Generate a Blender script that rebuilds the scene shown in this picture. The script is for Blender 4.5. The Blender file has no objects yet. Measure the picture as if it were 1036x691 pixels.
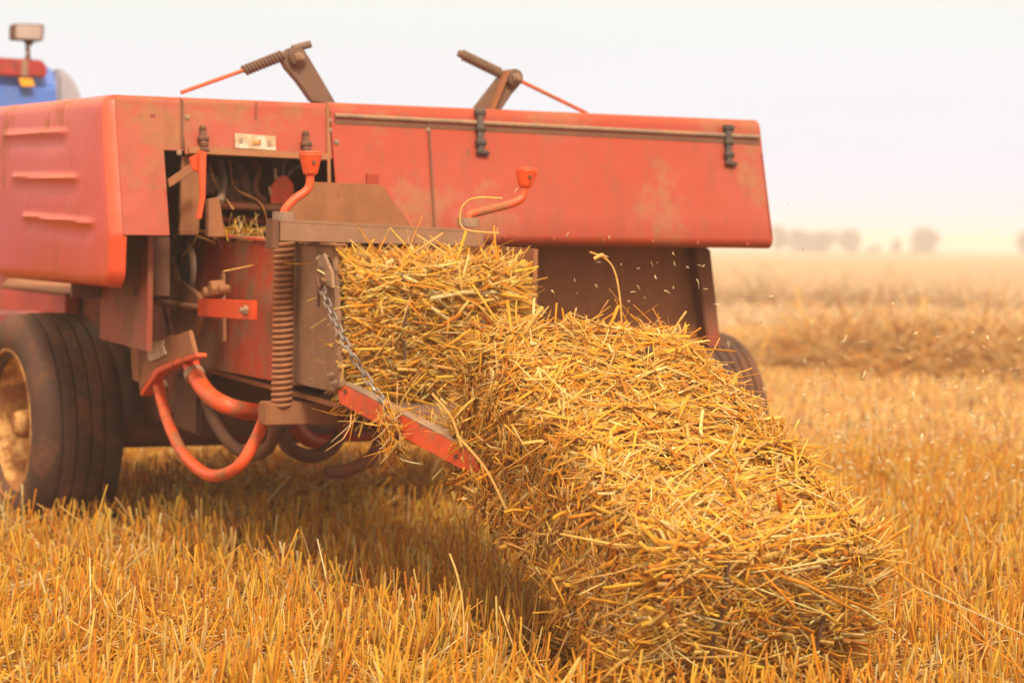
import bpy, bmesh, math, random
import numpy as np
from mathutils import Vector, Matrix, noise
random.seed(7); rng = np.random.default_rng(11)
R = math.radians
scene = bpy.context.scene
COL = scene.collection

# ------------------------------------------------------------------ camera, world, sun, exposure
F = 2300.0; CX = 518.0; CY = 345.5; CAMH = 0.94
PITCH = math.atan((CY - 244.0) / F); ROLL = 0.015
cam_d = bpy.data.cameras.new('camera'); cam = bpy.data.objects.new('camera', cam_d); COL.objects.link(cam)
cam_d.sensor_width = 36.0; cam_d.lens = 36.0 * F / 1036.0
cam_d.clip_start = 0.05; cam_d.clip_end = 6000
cam.matrix_world = Matrix.Translation((0, 0, CAMH)) @ (Matrix.Rotation(R(90) - PITCH, 4, 'X') @ Matrix.Rotation(ROLL, 4, 'Z'))
cam_d.dof.use_dof = True; cam_d.dof.focus_distance = 4.95; cam_d.dof.aperture_fstop = 3.6
scene.camera = cam

SUN_EL = 47; SUN_AZ = 166          # azimuth measured clockwise from +Y (the viewing direction)
world = bpy.data.worlds.new('World'); scene.world = world; world.use_nodes = True
nt = world.node_tree; nt.nodes.clear()
wo = nt.nodes.new('ShaderNodeOutputWorld'); bg = nt.nodes.new('ShaderNodeBackground')
sky = nt.nodes.new('ShaderNodeTexSky'); sky.sky_type = 'NISHITA'; sky.sun_disc = False
sky.sun_elevation = R(SUN_EL); sky.sun_rotation = R(SUN_AZ); sky.dust_density = 4; sky.air_density = 1.2
tc = nt.nodes.new('ShaderNodeTexCoord'); mp = nt.nodes.new('ShaderNodeMapping'); mp.inputs['Scale'].default_value = (1, 1, 3)
nz = nt.nodes.new('ShaderNodeTexNoise'); nz.inputs['Scale'].default_value = 1.6; nz.inputs['Detail'].default_value = 5
cr = nt.nodes.new('ShaderNodeValToRGB')
cr.color_ramp.elements[0].position = 0.35; cr.color_ramp.elements[0].color = (8.6, 7.5, 6.1, 1)
cr.color_ramp.elements[1].position = 0.65; cr.color_ramp.elements[1].color = (9.4, 8.2, 6.8, 1)
mx = nt.nodes.new('ShaderNodeMixRGB'); mx.inputs[0].default_value = 0.94
nt.links.new(tc.outputs['Generated'], mp.inputs[0]); nt.links.new(mp.outputs[0], nz.inputs['Vector'])
nt.links.new(nz.outputs['Fac'], cr.inputs[0]); nt.links.new(sky.outputs[0], mx.inputs[1]); nt.links.new(cr.outputs[0], mx.inputs[2])
sp_ = nt.nodes.new('ShaderNodeSeparateXYZ'); nt.links.new(tc.outputs['Generated'], sp_.inputs[0])
gr = nt.nodes.new('ShaderNodeValToRGB'); nt.links.new(sp_.outputs['Z'], gr.inputs[0])
gr.color_ramp.elements[0].position = 0.0; gr.color_ramp.elements[0].color = (0.48, 0.565, 0.86, 1)
gr.color_ramp.elements[1].position = 0.55; gr.color_ramp.elements[1].color = (1.08, 0.86, 0.62, 1)
e_ = gr.color_ramp.elements.new(0.10); e_.color = (0.495, 0.58, 0.685, 1)
ml = nt.nodes.new('ShaderNodeMixRGB'); ml.blend_type = 'MULTIPLY'; ml.inputs[0].default_value = 1
nt.links.new(mx.outputs[0], ml.inputs[1]); nt.links.new(gr.outputs[0], ml.inputs[2])
nt.links.new(ml.outputs[0], bg.inputs[0]); nt.links.new(bg.outputs[0], wo.inputs[0])
bg.inputs[1].default_value = 0.15

sd = bpy.data.lights.new('sun', 'SUN'); sd.energy = 3.3; sd.angle = R(11); sd.color = (1.0, 0.86, 0.66)
sun = bpy.data.objects.new('sun', sd); COL.objects.link(sun)
sdir = Vector((math.sin(R(SUN_AZ)) * math.cos(R(SUN_EL)), math.cos(R(SUN_AZ)) * math.cos(R(SUN_EL)), math.sin(R(SUN_EL))))
sun.rotation_euler = sdir.to_track_quat('Z', 'Y').to_euler()

vs = scene.view_settings
scene.display_settings.display_device = 'sRGB'
vs.view_transform = 'Standard'; vs.look = 'None'; vs.gamma = 1; vs.exposure = 0.48; vs.use_curve_mapping = False
cy = scene.cycles
cy.max_bounces = 6; cy.diffuse_bounces = 4; cy.glossy_bounces = 2; cy.transmission_bounces = 3; cy.volume_bounces = 1
cy.use_denoising = True; cy.caustics_reflective = False; cy.caustics_refractive = False

# ------------------------------------------------------------------ frames of reference
TH = R(25); PM = R(1.35)
mr = Vector((math.cos(TH), math.sin(TH), 0))                                   # machine right
mf = Vector((-math.sin(TH) * math.cos(PM), math.cos(TH) * math.cos(PM), math.sin(PM)))   # machine forward
mn = mr.cross(mf)                                                               # machine up
MO = 2.65 * mr + 7.17 * Vector((-math.sin(TH), math.cos(TH), 0))               # ground point under the axle
MM = Matrix(((mr.x, mf.x, mn.x, MO.x), (mr.y, mf.y, mn.y, MO.y), (mr.z, mf.z, mn.z, MO.z), (0, 0, 0, 1)))
MI = MM.inverted()
CW = cam.matrix_world.copy()

def ray(x, y):
    d = CW.to_3x3() @ Vector(((x - CX) / F, (CY - y) / F, -1))
    return CW.translation.copy(), d

def L(x, y, u=None, v=None, w=None, pl=None):
    """a sighting of the photograph resolved on one of the machine's own planes, in machine coordinates"""
    if u is not None: n, c = Vector((1, 0, 0)), u
    elif v is not None: n, c = Vector((0, 1, 0)), v
    elif w is not None: n, c = Vector((0, 0, 1)), w
    else: n, c = pl
    o, d = ray(x, y); o = MI @ o; d = MI.to_3x3() @ d
    return o + d * ((c - n.dot(o)) / n.dot(d))

def G(x, y, depth):
    o, d = ray(x, y); return o + d * (depth / d.y)

# ------------------------------------------------------------------ mesh helpers
def link(o, parent=None):
    COL.objects.link(o)
    if parent is not None: o.parent = parent
    return o

def tag(o, label=None, cat=None, group=None, kind=None):
    if label: o['label'] = label
    if cat: o['category'] = cat
    if group: o['group'] = group
    if kind: o['kind'] = kind
    return o

def fin(name, bm, mat, parent=None, smooth=False, bevel=0, seg=2, auto=False):
    if bevel:
        bmesh.ops.remove_doubles(bm, verts=bm.verts, dist=1e-5)
        es = [e for e in bm.edges if len(e.link_faces) == 2 and e.calc_face_angle(0) > R(28)]
        bmesh.ops.bevel(bm, geom=es, offset=bevel, segments=seg, affect='EDGES', clamp_overlap=True)
    bmesh.ops.recalc_face_normals(bm, faces=bm.faces)
    me = bpy.data.meshes.new(name); bm.to_mesh(me); bm.free()
    me.materials.append(mat)
    if smooth:
        me.polygons.foreach_set('use_smooth', [True] * len(me.polygons))
        try: me.set_sharp_from_angle(angle=R(38))
        except Exception: pass
    return link(bpy.data.objects.new(name, me), parent)

def empty(name, loc=(0, 0, 0), parent=None, mw=None):
    o = bpy.data.objects.new(name, None); o.empty_display_size = 0.2
    link(o, parent)
    if mw is not None: o.matrix_world = mw
    else: o.location = loc
    return o

def bm_poly(bm, pts, off):
    """prism: polygon pts extruded by the vector off"""
    a = [bm.verts.new(p) for p in pts]; b = [bm.verts.new(Vector(p) + off) for p in pts]
    n = len(pts)
    bm.faces.new(a); bm.faces.new(b[::-1])
    for i in range(n): bm.faces.new((a[i], b[i], b[(i + 1) % n], a[(i + 1) % n]))
    return bm

def bm_box(bm, lo, hi, rot=None):
    x0, y0, z0 = lo; x1, y1, z1 = hi
    pts = [Vector(p) for p in ((x0, y0, z0), (x1, y0, z0), (x1, y1, z0), (x0, y1, z0))]
    return bm_poly(bm, pts, Vector((0, 0, z1 - z0)))

def smoothpath(pts, n=8, closed=False):
    pts = [Vector(p) for p in pts]; out = []; m = len(pts)
    rngi = range(m if closed else m - 1)
    for i in rngi:
        g = (lambda k: pts[k % m]) if closed else (lambda k: pts[max(0, min(m - 1, k))])
        p0, p1, p2, p3 = g(i - 1), g(i), g(i + 1), g(i + 2)
        for k in range(n):
            t = k / n
            out.append(0.5 * ((2 * p1) + (p2 - p0) * t + (2 * p0 - 5 * p1 + 4 * p2 - p3) * t * t + (3 * p1 - p0 - 3 * p2 + p3) * t ** 3))
    if not closed: out.append(pts[-1])
    return out

def bm_tube(bm, pts, r, sides=10, closed=False, flat=1.0):
    pts = [Vector(p) for p in pts]; n = len(pts)
    rs = r if isinstance(r, (list, tuple)) else [r] * n
    rings = []; up = None
    for i, p in enumerate(pts):
        if closed: t = pts[(i + 1) % n] - pts[i - 1]
        else: t = pts[min(i + 1, n - 1)] - pts[max(i - 1, 0)]
        t.normalize()
        if up is None:
            up = t.orthogonal().normalized()
        up = (up - t * up.dot(t)).normalized()
        s = t.cross(up)
        rings.append([bm.verts.new(p + (up * math.cos(2 * math.pi * k / sides) * flat + s * math.sin(2 * math.pi * k / sides)) * rs[i]) for k in range(sides)])
    m = n if closed else n - 1
    for i in range(m):
        a, b = rings[i], rings[(i + 1) % n]
        for k in range(sides): bm.faces.new((a[k], a[(k + 1) % sides], b[(k + 1) % sides], b[k]))
    if not closed:
        bm.faces.new(rings[0][::-1]); bm.faces.new(rings[-1])
    return bm

def bm_cyl(bm, a, b, r, sides=16, r2=None):
    return bm_tube(bm, [a, b], [r, r if r2 is None else r2], sides)

def bm_lathe(bm, prof, o, ax, sides=48):
    """closed profile [(radius, along axis)] turned round ax through o"""
    ax = Vector(ax).normalized(); e = ax.orthogonal().normalized(); f = ax.cross(e); o = Vector(o)
    rings = [[bm.verts.new(o + ax * h + (e * math.cos(2 * math.pi * k / sides) + f * math.sin(2 * math.pi * k / sides)) * r) for k in range(sides)] for r, h in prof]
    n = len(prof)
    for i in range(n):
        a, b = rings[i], rings[(i + 1) % n]
        for k in range(sides): bm.faces.new((a[k], a[(k + 1) % sides], b[(k + 1) % sides], b[k]))
    return bm

def bm_bolt(bm, p, n, r=0.012, h=0.01):
    n = Vector(n).normalized(); bm_tube(bm, [Vector(p) - n * 0.002, Vector(p) + n * h], r, 6)
    bm_tube(bm, [Vector(p) + n * h, Vector(p) + n * h * 1.7], r * 0.5, 8)

def bm_profile(bm, prof, u0, u1, th=0.006):
    """sheet metal: an open (v, w) profile given thickness and drawn out along u"""
    n = len(prof); inner = []
    for i in range(n):
        a = Vector(prof[max(i - 1, 0)]); b = Vector(prof[min(i + 1, n - 1)]); t = (b - a).normalized()
        inner.append((prof[i][0] - t[1] * th, prof[i][1] + t[0] * th))
    loop = list(prof) + inner[::-1]
    A = [bm.verts.new((u0, v, w)) for v, w in loop]; B = [bm.verts.new((u1, v, w)) for v, w in loop]
    m = len(loop)
    for i in range(m): bm.faces.new((A[i], A[(i + 1) % m], B[(i + 1) % m], B[i]))
    for i in range(n - 1):
        j = m - 1 - i
        bm.faces.new((A[i + 1], A[i], A[j], A[j - 1])); bm.faces.new((B[i], B[i + 1], B[j - 1], B[j]))
    return bm

# ------------------------------------------------------------------ materials
def newmat(name):
    m = bpy.data.materials.new(name); m.use_nodes = True
    nt = m.node_tree; return m, nt, nt.nodes['Principled BSDF']

def noise_node(nt, scale, detail=4, rough=0.55, vec=None, dist=0):
    n = nt.nodes.new('ShaderNodeTexNoise'); n.inputs['Scale'].default_value = scale
    n.inputs['Detail'].default_value = detail; n.inputs['Roughness'].default_value = rough; n.inputs['Distortion'].default_value = dist
    if vec is not None: nt.links.new(vec, n.inputs['Vector'])
    return n

def ramp(nt, fac, stops):
    r = nt.nodes.new('ShaderNodeValToRGB'); e = r.color_ramp.elements
    while len(e) < len(stops): e.new(0.5)
    for k, (p, c) in enumerate(stops):
        e[k].position = p; e[k].color = (*c, 1) if len(c) == 3 else c
    nt.links.new(fac, r.inputs[0]); return r

def mixc(nt, fac, a, b):
    m = nt.nodes.new('ShaderNodeMixRGB')
    for i, x in ((0, fac), (1, a), (2, b)):
        if isinstance(x, (int, float)): m.inputs[i].default_value = x
        elif isinstance(x, tuple): m.inputs[i].default_value = (*x, 1)
        else: nt.links.new(x, m.inputs[i])
    return m.outputs[0]

def paint(name, col, dust=0.3, dcol=(0.27, 0.120, 0.050), rough=0.45, scale=5.0, chips=0.0, off=0.0, film=0.10, grime=0.5):
    """old sun-bleached paint with dust lying over it in patches, chips and fine scratches"""
    m, nt, b = newmat(name)
    tc = nt.nodes.new('ShaderNodeTexCoord').outputs['Object']
    mp = nt.nodes.new('ShaderNodeMapping'); mp.inputs['Location'].default_value = (off, off * 1.7, off * 0.6); nt.links.new(tc, mp.inputs[0]); v = mp.outputs[0]
    n1 = noise_node(nt, scale, 7, 0.62, v, 0.4); n2 = noise_node(nt, scale * 9, 5, 0.6, v); n3 = noise_node(nt, scale * 0.5, 3, 0.5, v)
    faded = tuple(min(1, c * 0.92 + 0.022) for c in col)
    r0 = ramp(nt, n3.outputs['Fac'], [(0.35, (0, 0, 0)), (0.7, (1, 1, 1))])
    c = mixc(nt, r0.outputs[0], col, faded)
    add = nt.nodes.new('ShaderNodeMath'); add.operation = 'MULTIPLY_ADD'; nt.links.new(n2.outputs['Fac'], add.inputs[0]); add.inputs[1].default_value = 0.35
    nt.links.new(n1.outputs['Fac'], add.inputs[2])
    t = 0.86 - dust * 0.42
    r1 = ramp(nt, add.outputs[0], [(t - 0.05, (film, film, film)), (t + 0.10, (0.9, 0.9, 0.9))])
    dc = mixc(nt, n2.outputs['Fac'], tuple(x * 0.72 for x in dcol), tuple(x * 1.25 for x in dcol))
    c = mixc(nt, r1.outputs[0], c, dc)
    if chips:
        n4 = noise_node(nt, scale * 3.3, 6, 0.7, v)
        r2 = ramp(nt, n4.outputs['Fac'], [(0.70 - chips * 0.1, (0, 0, 0)), (0.72 - chips * 0.1, (1, 1, 1))])
        c = mixc(nt, r2.outputs[0], c, (0.10, 0.055, 0.035))
    mps = nt.nodes.new('ShaderNodeMapping'); mps.inputs['Scale'].default_value = (26, 26, 2.2); nt.links.new(v, mps.inputs[0])
    n5 = noise_node(nt, 1.0, 5, 0.65, mps.outputs[0]); r5 = ramp(nt, n5.outputs['Fac'], [(0.50, (0, 0, 0)), (0.78, (grime,) * 3)])
    c = mixc(nt, r5.outputs[0], c, tuple(x * 0.55 for x in dcol))
    n6 = noise_node(nt, scale * 22, 4, 0.7, v, 0.8); r6 = ramp(nt, n6.outputs['Fac'], [(0.55, (0, 0, 0)), (0.70, (grime * 0.9,) * 3)])
    c = mixc(nt, r6.outputs[0], c, tuple(x * 0.8 for x in dcol))
    n8 = noise_node(nt, 7.0, 3, 0.5, v, 2.2); sb = nt.nodes.new('ShaderNodeMath'); sb.operation = 'SUBTRACT'; nt.links.new(n8.outputs['Fac'], sb.inputs[0]); sb.inputs[1].default_value = 0.5
    ab = nt.nodes.new('ShaderNodeMath'); ab.operation = 'ABSOLUTE'; nt.links.new(sb.outputs[0], ab.inputs[0])
    r8 = ramp(nt, ab.outputs[0], [(0.0, (grime,) * 3), (0.006, (0, 0, 0))])
    r9 = ramp(nt, n1.outputs['Fac'], [(0.50, (0, 0, 0)), (0.60, (1, 1, 1))])
    m9 = nt.nodes.new('ShaderNodeMath'); m9.operation = 'MULTIPLY'; nt.links.new(r8.outputs[0], m9.inputs[0]); nt.links.new(r9.outputs[0], m9.inputs[1])
    c = mixc(nt, m9.outputs[0], c, tuple(x * 0.5 for x in dcol))
    nt.links.new(c, b.inputs['Base Color'])
    rr = ramp(nt, r1.outputs[0], [(0.0, (rough,) * 3), (1.0, (0.9,) * 3)])
    nt.links.new(rr.outputs[0], b.inputs['Roughness'])
    bp = nt.nodes.new('ShaderNodeBump'); bp.inputs['Strength'].default_value = 0.25; bp.inputs['Distance'].default_value = 0.004
    nt.links.new(add.outputs[0], bp.inputs['Height'])
    n7 = noise_node(nt, 4.5, 2, 0.5, tc); bd = nt.nodes.new('ShaderNodeBump'); bd.inputs['Strength'].default_value = 0.5; bd.inputs['Distance'].default_value = 0.016
    nt.links.new(n7.outputs['Fac'], bd.inputs['Height']); nt.links.new(bp.outputs[0], bd.inputs['Normal']); nt.links.new(bd.outputs[0], b.inputs['Normal'])
    return m

RED = (0.350, 0.030, 0.010); ORG = (0.72, 0.072, 0.008)
M_red = paint('old_red_paint', RED, 0.17, rough=0.33, scale=3.4, chips=0.15, film=0.09)
M_redA = paint('old_red_paint_stained', RED, 0.31, rough=0.4, scale=4.0, chips=0.3, off=3.1, film=0.12)
M_redL = paint('sky_sheen_red_paint', (0.60, 0.066, 0.026), 0.12, rough=0.33, scale=2.4, off=5.0, film=0.10, grime=0.15)  # brighter than the other reds: sky sheen on the left side put into the colour
M_dustred = paint('dusty_red_paint', RED, 0.92, rough=0.5, scale=3.6, off=9.0, film=0.45)
M_dusty = paint('thick_dust_paint', (0.42, 0.07, 0.035), 1.3, rough=0.6, scale=5, off=2.0, film=0.6)
M_wall = paint('chamber_wall_paint', (0.55, 0.055, 0.012), 0.56, dcol=(0.26, 0.15, 0.085), rough=0.45, scale=2.6, off=4.4, film=0.14)
M_plate = paint('dust_caked_plate', (0.42, 0.09, 0.04), 1.15, dcol=(0.24, 0.145, 0.085), rough=0.6, scale=3.2, off=1.7, film=0.5)
M_arm = paint('greyed_arm_steel', (0.13, 0.07, 0.05), 0.6, dcol=(0.17, 0.10, 0.065), rough=0.6, scale=8, film=0.3)
M_org = paint('bright_orange_paint', ORG, 0.05, rough=0.4, scale=6, off=1.0, film=0.05)
M_orgw = paint('worn_orange_paint', ORG, 0.36, rough=0.4, scale=11, off=6.3, film=0.08)
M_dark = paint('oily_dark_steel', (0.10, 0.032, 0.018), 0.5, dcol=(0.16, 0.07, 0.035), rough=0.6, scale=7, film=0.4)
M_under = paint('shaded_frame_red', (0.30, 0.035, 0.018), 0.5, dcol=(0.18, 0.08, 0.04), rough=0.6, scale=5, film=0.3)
M_steel = paint('bare_dusty_steel', (0.16, 0.12, 0.10), 0.55, dcol=(0.33, 0.20, 0.12), rough=0.45, scale=9, film=0.3)
M_rubber = paint('dusty_black_rubber', (0.030, 0.024, 0.024), 0.35, dcol=(0.13, 0.085, 0.07), rough=0.7, scale=8, film=0.25)
M_tyre = paint('old_tyre_rubber', (0.034, 0.013, 0.008), 0.42, dcol=(0.150, 0.058, 0.026), rough=0.75, scale=5, film=0.20)
M_rim = paint('rusty_cream_rim', (0.74, 0.42, 0.12), 0.60, dcol=(0.24, 0.08, 0.022), rough=0.45, scale=7, film=0.15)
M_white = paint('worn_white_sticker', (0.62, 0.53, 0.46), 0.62, dcol=(0.40, 0.24, 0.13), rough=0.4, scale=22, film=0.08)
M_blue = paint('tractor_blue_paint', (0.045, 0.16, 0.62), 0.1, dcol=(0.3, 0.3, 0.35), rough=0.3, scale=3, film=0.1)
M_lilac = paint('pale_grey_plastic', (0.34, 0.32, 0.42), 0.1, dcol=(0.4, 0.36, 0.36), rough=0.5, scale=3, film=0.2)
M_chain = paint('grey_steel_chain', (0.30, 0.29, 0.30), 0.2, dcol=(0.3, 0.18, 0.1), rough=0.35, scale=30)
M_chain.node_tree.nodes['Principled BSDF'].inputs['Metallic'].default_value = 0.7
M_twine = paint('brown_twine', (0.10, 0.05, 0.025), 0.3, dcol=(0.2, 0.1, 0.04), rough=0.9, scale=60)
M_lampred = paint('red_lamp_lens', (0.42, 0.03, 0.018), 0.2, dcol=(0.15, 0.04, 0.03), rough=0.2, scale=14)
M_amber = paint('amber_reflector', (0.95, 0.42, 0.01), 0.05, rough=0.3, scale=9)
M_lens = paint('grey_lamp_glass', (0.42, 0.34, 0.32), 0.2, dcol=(0.3, 0.2, 0.17), rough=0.12, scale=12)
M_char = paint('black_stem_knot', (0.02, 0.015, 0.012), 0.1, rough=0.8, scale=20)

def straw_mat(name, trans=0.40, rough=0.55, tint=(1, 1, 1)):
    m, nt, b = newmat(name)
    at = nt.nodes.new('ShaderNodeAttribute'); at.attribute_name = 'tone'
    tc = nt.nodes.new('ShaderNodeTexCoord').outputs['Object']
    n = noise_node(nt, 90, 3, 0.6, tc)
    r = ramp(nt, n.outputs['Fac'], [(0.3, (0.72, 0.66, 0.58)), (0.7, (1.0, 1.0, 1.0))])
    mul = nt.nodes.new('ShaderNodeMixRGB'); mul.blend_type = 'MULTIPLY'; mul.inputs[0].default_value = 0.0 if 'chaff' in name else 0.8
    nt.links.new(at.outputs['Color'], mul.inputs[1]); nt.links.new(r.outputs[0], mul.inputs[2])
    nt.links.new(mul.outputs[0], b.inputs['Base Color']); b.inputs['Roughness'].default_value = rough
    b.inputs['Specular IOR Level'].default_value = 0.22
    tr = nt.nodes.new('ShaderNodeBsdfTranslucent'); nt.links.new(mul.outputs[0], tr.inputs[0])
    ms = nt.nodes.new('ShaderNodeMixShader'); ms.inputs[0].default_value = trans
    nt.links.new(b.outputs[0], ms.inputs[1]); nt.links.new(tr.outputs[0], ms.inputs[2])
    nt.links.new(ms.outputs[0], nt.nodes['Material Output'].inputs['Surface'])
    return m
M_straw = straw_mat('golden_straw')
M_chaff = straw_mat('pale_chaff', 0.55, 0.5)
M_stub = straw_mat('stubble_straw', 0.3, 0.45)

def core_mat(name, c1, c2, c3, s=30):
    m, nt, b = newmat(name)
    tc = nt.nodes.new('ShaderNodeTexCoord').outputs['Object']
    mp = nt.nodes.new('ShaderNodeMapping'); mp.inputs['Scale'].default_value = (1, 1, 2.5); nt.links.new(tc, mp.inputs[0])
    n = noise_node(nt, s, 8, 0.7, mp.outputs[0], 1.5)
    r = ramp(nt, n.outputs['Fac'], [(0.35, c1), (0.5, c2), (0.68, c3)])
    nt.links.new(r.outputs[0], b.inputs['Base Color']); b.inputs['Roughness'].default_value = 0.9
    bp = nt.nodes.new('ShaderNodeBump'); bp.inputs['Strength'].default_value = 0.8; bp.inputs['Distance'].default_value = 0.01
    nt.links.new(n.outputs['Fac'], bp.inputs['Height']); nt.links.new(bp.outputs[0], b.inputs['Normal'])
    return m
M_core = core_mat('packed_straw', (0.26, 0.095, 0.016), (0.45, 0.19, 0.03), (0.62, 0.31, 0.06), 45)  # darker than the stems so gaps look deep: shade put into the colour

def ground_mat():
    m, nt, b = newmat('stubble_field_soil')
    tc = nt.nodes.new('ShaderNodeTexCoord').outputs['Object']
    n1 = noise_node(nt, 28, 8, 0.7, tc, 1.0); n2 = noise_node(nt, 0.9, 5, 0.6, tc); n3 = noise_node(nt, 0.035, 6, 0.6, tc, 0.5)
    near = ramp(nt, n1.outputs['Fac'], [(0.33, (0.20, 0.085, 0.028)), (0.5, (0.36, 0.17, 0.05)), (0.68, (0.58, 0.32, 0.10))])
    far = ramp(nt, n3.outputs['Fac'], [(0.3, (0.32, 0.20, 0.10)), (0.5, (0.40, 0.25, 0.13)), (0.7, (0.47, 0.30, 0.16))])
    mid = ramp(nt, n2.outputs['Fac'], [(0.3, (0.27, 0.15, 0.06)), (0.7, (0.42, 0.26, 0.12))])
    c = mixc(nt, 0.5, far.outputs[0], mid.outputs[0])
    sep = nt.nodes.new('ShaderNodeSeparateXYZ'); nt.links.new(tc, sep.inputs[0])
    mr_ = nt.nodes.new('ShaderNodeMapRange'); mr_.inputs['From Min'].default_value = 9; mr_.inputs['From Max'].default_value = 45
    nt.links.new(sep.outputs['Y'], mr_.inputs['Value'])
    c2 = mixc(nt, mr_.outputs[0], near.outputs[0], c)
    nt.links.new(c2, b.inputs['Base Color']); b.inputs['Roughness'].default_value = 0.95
    bp = nt.nodes.new('ShaderNodeBump'); bp.inputs['Strength'].default_value = 0.6; bp.inputs['Distance'].default_value = 0.02
    nt.links.new(n1.outputs['Fac'], bp.inputs['Height']); nt.links.new(bp.outputs[0], b.inputs['Normal'])
    return m
M_ground = ground_mat()

# ------------------------------------------------------------------ straw strands (numpy)
PAL = np.array([[0.92, 0.49, 0.050], [0.86, 0.38, 0.026], [0.95, 0.70, 0.26], [0.76, 0.28, 0.022], [0.95, 0.61, 0.09], [0.55, 0.20, 0.03], [0.95, 0.82, 0.52], [0.74, 0.47, 0.20]])
PW_BALE = np.array([0.20, 0.10, 0.20, 0.06, 0.16, 0.05, 0.10, 0.13])
PW_STUB = np.array([0.28, 0.20, 0.12, 0.10, 0.18, 0.05, 0.02, 0.05])

def strand_mesh(name, P, D, Ln, W, N, mat, seg=3, sides=4, bend=0.12, flat=0.55, pw=PW_BALE, tip=0.8, parent=None, tones=None, frame=None, kink=0.0, pale=0.0, dim=1.0):
    """P starts, D unit directions, Ln lengths, W widths, N a rough normal (flat side faces it); each strand is a bent, flattened stem"""
    n = len(P)
    S = np.cross(D, N); S /= np.linalg.norm(S, axis=1, keepdims=True) + 1e-9
    U = np.cross(S, D)
    t = np.linspace(0, 1, seg + 1)
    b1 = rng.normal(0, bend, n)[:, None]; b2 = rng.normal(0, bend * 0.6, n)[:, None]
    rings = []
    kk = rng.random(n) < kink; kd = rng.normal(0, 0.5, (n, 1)) * kk[:, None]
    for i, ti in enumerate(t):
        q = ti * ti
        k2 = max(0, ti - 0.55)
        c = P + D * (Ln * ti)[:, None] + S * (b1 * q * Ln[:, None]) + U * (b2 * q * Ln[:, None]) + S * (kd * k2 * Ln[:, None])
        w = W * (1 - (1 - tip) * ti)
        for k in range(sides):
            a = 2 * math.pi * (k + 0.5) / sides
            rings.append(c + S * (math.cos(a) * w * 0.5)[:, None] + U * (math.sin(a) * w * 0.5 * flat)[:, None])
    V = np.stack(rings, 1)                                             # n, (seg+1)*sides, 3
    nv = (seg + 1) * sides
    quads = []
    for i in range(seg):
        for k in range(sides):
            quads.append((i * sides + k, i * sides + (k + 1) % sides, (i + 1) * sides + (k + 1) % sides, (i + 1) * sides + k))
    if sides == 4: quads.append((seg * 4, seg * 4 + 1, seg * 4 + 2, seg * 4 + 3)); quads.append((3, 2, 1, 0))
    Q = np.array(quads)
    FQ = (Q[None] + (np.arange(n) * nv)[:, None, None]).reshape(-1)
    nf = len(FQ) // 4
    if frame is not None:
        Rm, T = frame; V = (V - T) @ Rm
    me = bpy.data.meshes.new(name)
    me.vertices.add(n * nv); me.vertices.foreach_set('co', V.reshape(-1).astype(np.float32))
    me.loops.add(len(FQ)); me.loops.foreach_set('vertex_index', FQ.astype(np.int32))
    me.polygons.add(nf); me.polygons.foreach_set('loop_start', (np.arange(nf) * 4).astype(np.int32))
    me.polygons.foreach_set('use_smooth', np.ones(nf, dtype=bool))
    me.update(calc_edges=True)
    if tones is None:
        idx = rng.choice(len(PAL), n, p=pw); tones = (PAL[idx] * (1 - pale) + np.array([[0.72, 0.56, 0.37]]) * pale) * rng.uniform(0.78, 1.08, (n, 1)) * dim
    tn = np.concatenate([np.clip(tones, 0, 0.95), np.ones((n, 1))], 1)
    ca = me.color_attributes.new('tone', 'FLOAT_COLOR', 'POINT')
    ca.data.foreach_set('color', np.repeat(tn, nv, axis=0).reshape(-1).astype(np.float32))
    me.materials.append(mat)
    return link(bpy.data.objects.new(name, me), parent)

def norm(a): return a / (np.linalg.norm(a, axis=-1, keepdims=True) + 1e-9)

def lumps(p, k, seed):
    """cheap smooth noise: a few crossed sine waves"""
    r = np.random.default_rng(seed); out = 0
    for i in range(5):
        d = r.normal(size=3); d /= np.linalg.norm(d)
        out = out + np.sin(p @ d * k * (1 + 0.6 * i) + r.uniform(0, 6)) / (1 + 0.6 * i)
    return out / 2.2

# ================================================================== THE SETTING
def make_ground():
    bm = bmesh.new()
    ys = [-20, -6, 0] + list(np.arange(2, 14, 0.5)) + list(np.arange(14, 60, 2.0)) + [70, 90, 120, 170, 240, 340, 480, 700, 1000, 1500, 2400]
    xs = sorted(set([s * x for s in (-1, 1) for x in (0, .5, 1, 1.5, 2, 3, 4, 5, 7, 9, 12, 16, 22, 30, 45, 70, 110, 180, 300, 500, 900, 1600)]))
    g = []
    for y in ys:
        row = []
        for x in xs:
            z = 0.018 * noise.noise(Vector((x * 0.9, y * 0.9, 0))) * (1 if y < 60 else 0)
            if y > 20: z += 0.10 * noise.noise(Vector((x * 0.06, y * 0.05, 3))) * min(1, (y - 20) / 30)
            row.append(bm.verts.new((x, y, z)))
        g.append(row)
    for i in range(len(ys) - 1):
        for j in range(len(xs) - 1): bm.faces.new((g[i][j], g[i][j + 1], g[i + 1][j + 1], g[i + 1][j]))
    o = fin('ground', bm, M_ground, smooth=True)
    tag(o, 'bare soil and straw litter of the harvested field', 'ground', kind='structure')
make_ground()

# bale frames are needed first so that no stubble grows through the fallen one
A_up = G(478, 327, 5.10)
dl = R(23)
rear = -Vector((mf.x, mf.y, 0)).normalized()
ba = (rear * math.cos(dl) + Vector((0, 0, -math.sin(dl)))).normalized()
bb = Vector((mr.x, mr.y, 0)).normalized()
bn = bb.cross(-ba).normalized()
if bn.z < 0: bn = -bn
BL, BW, BH = 0.98, 0.53, 0.40
B2C = A_up + ba * BL / 2 + bb * BW / 2 - bn * BH / 2

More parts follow.
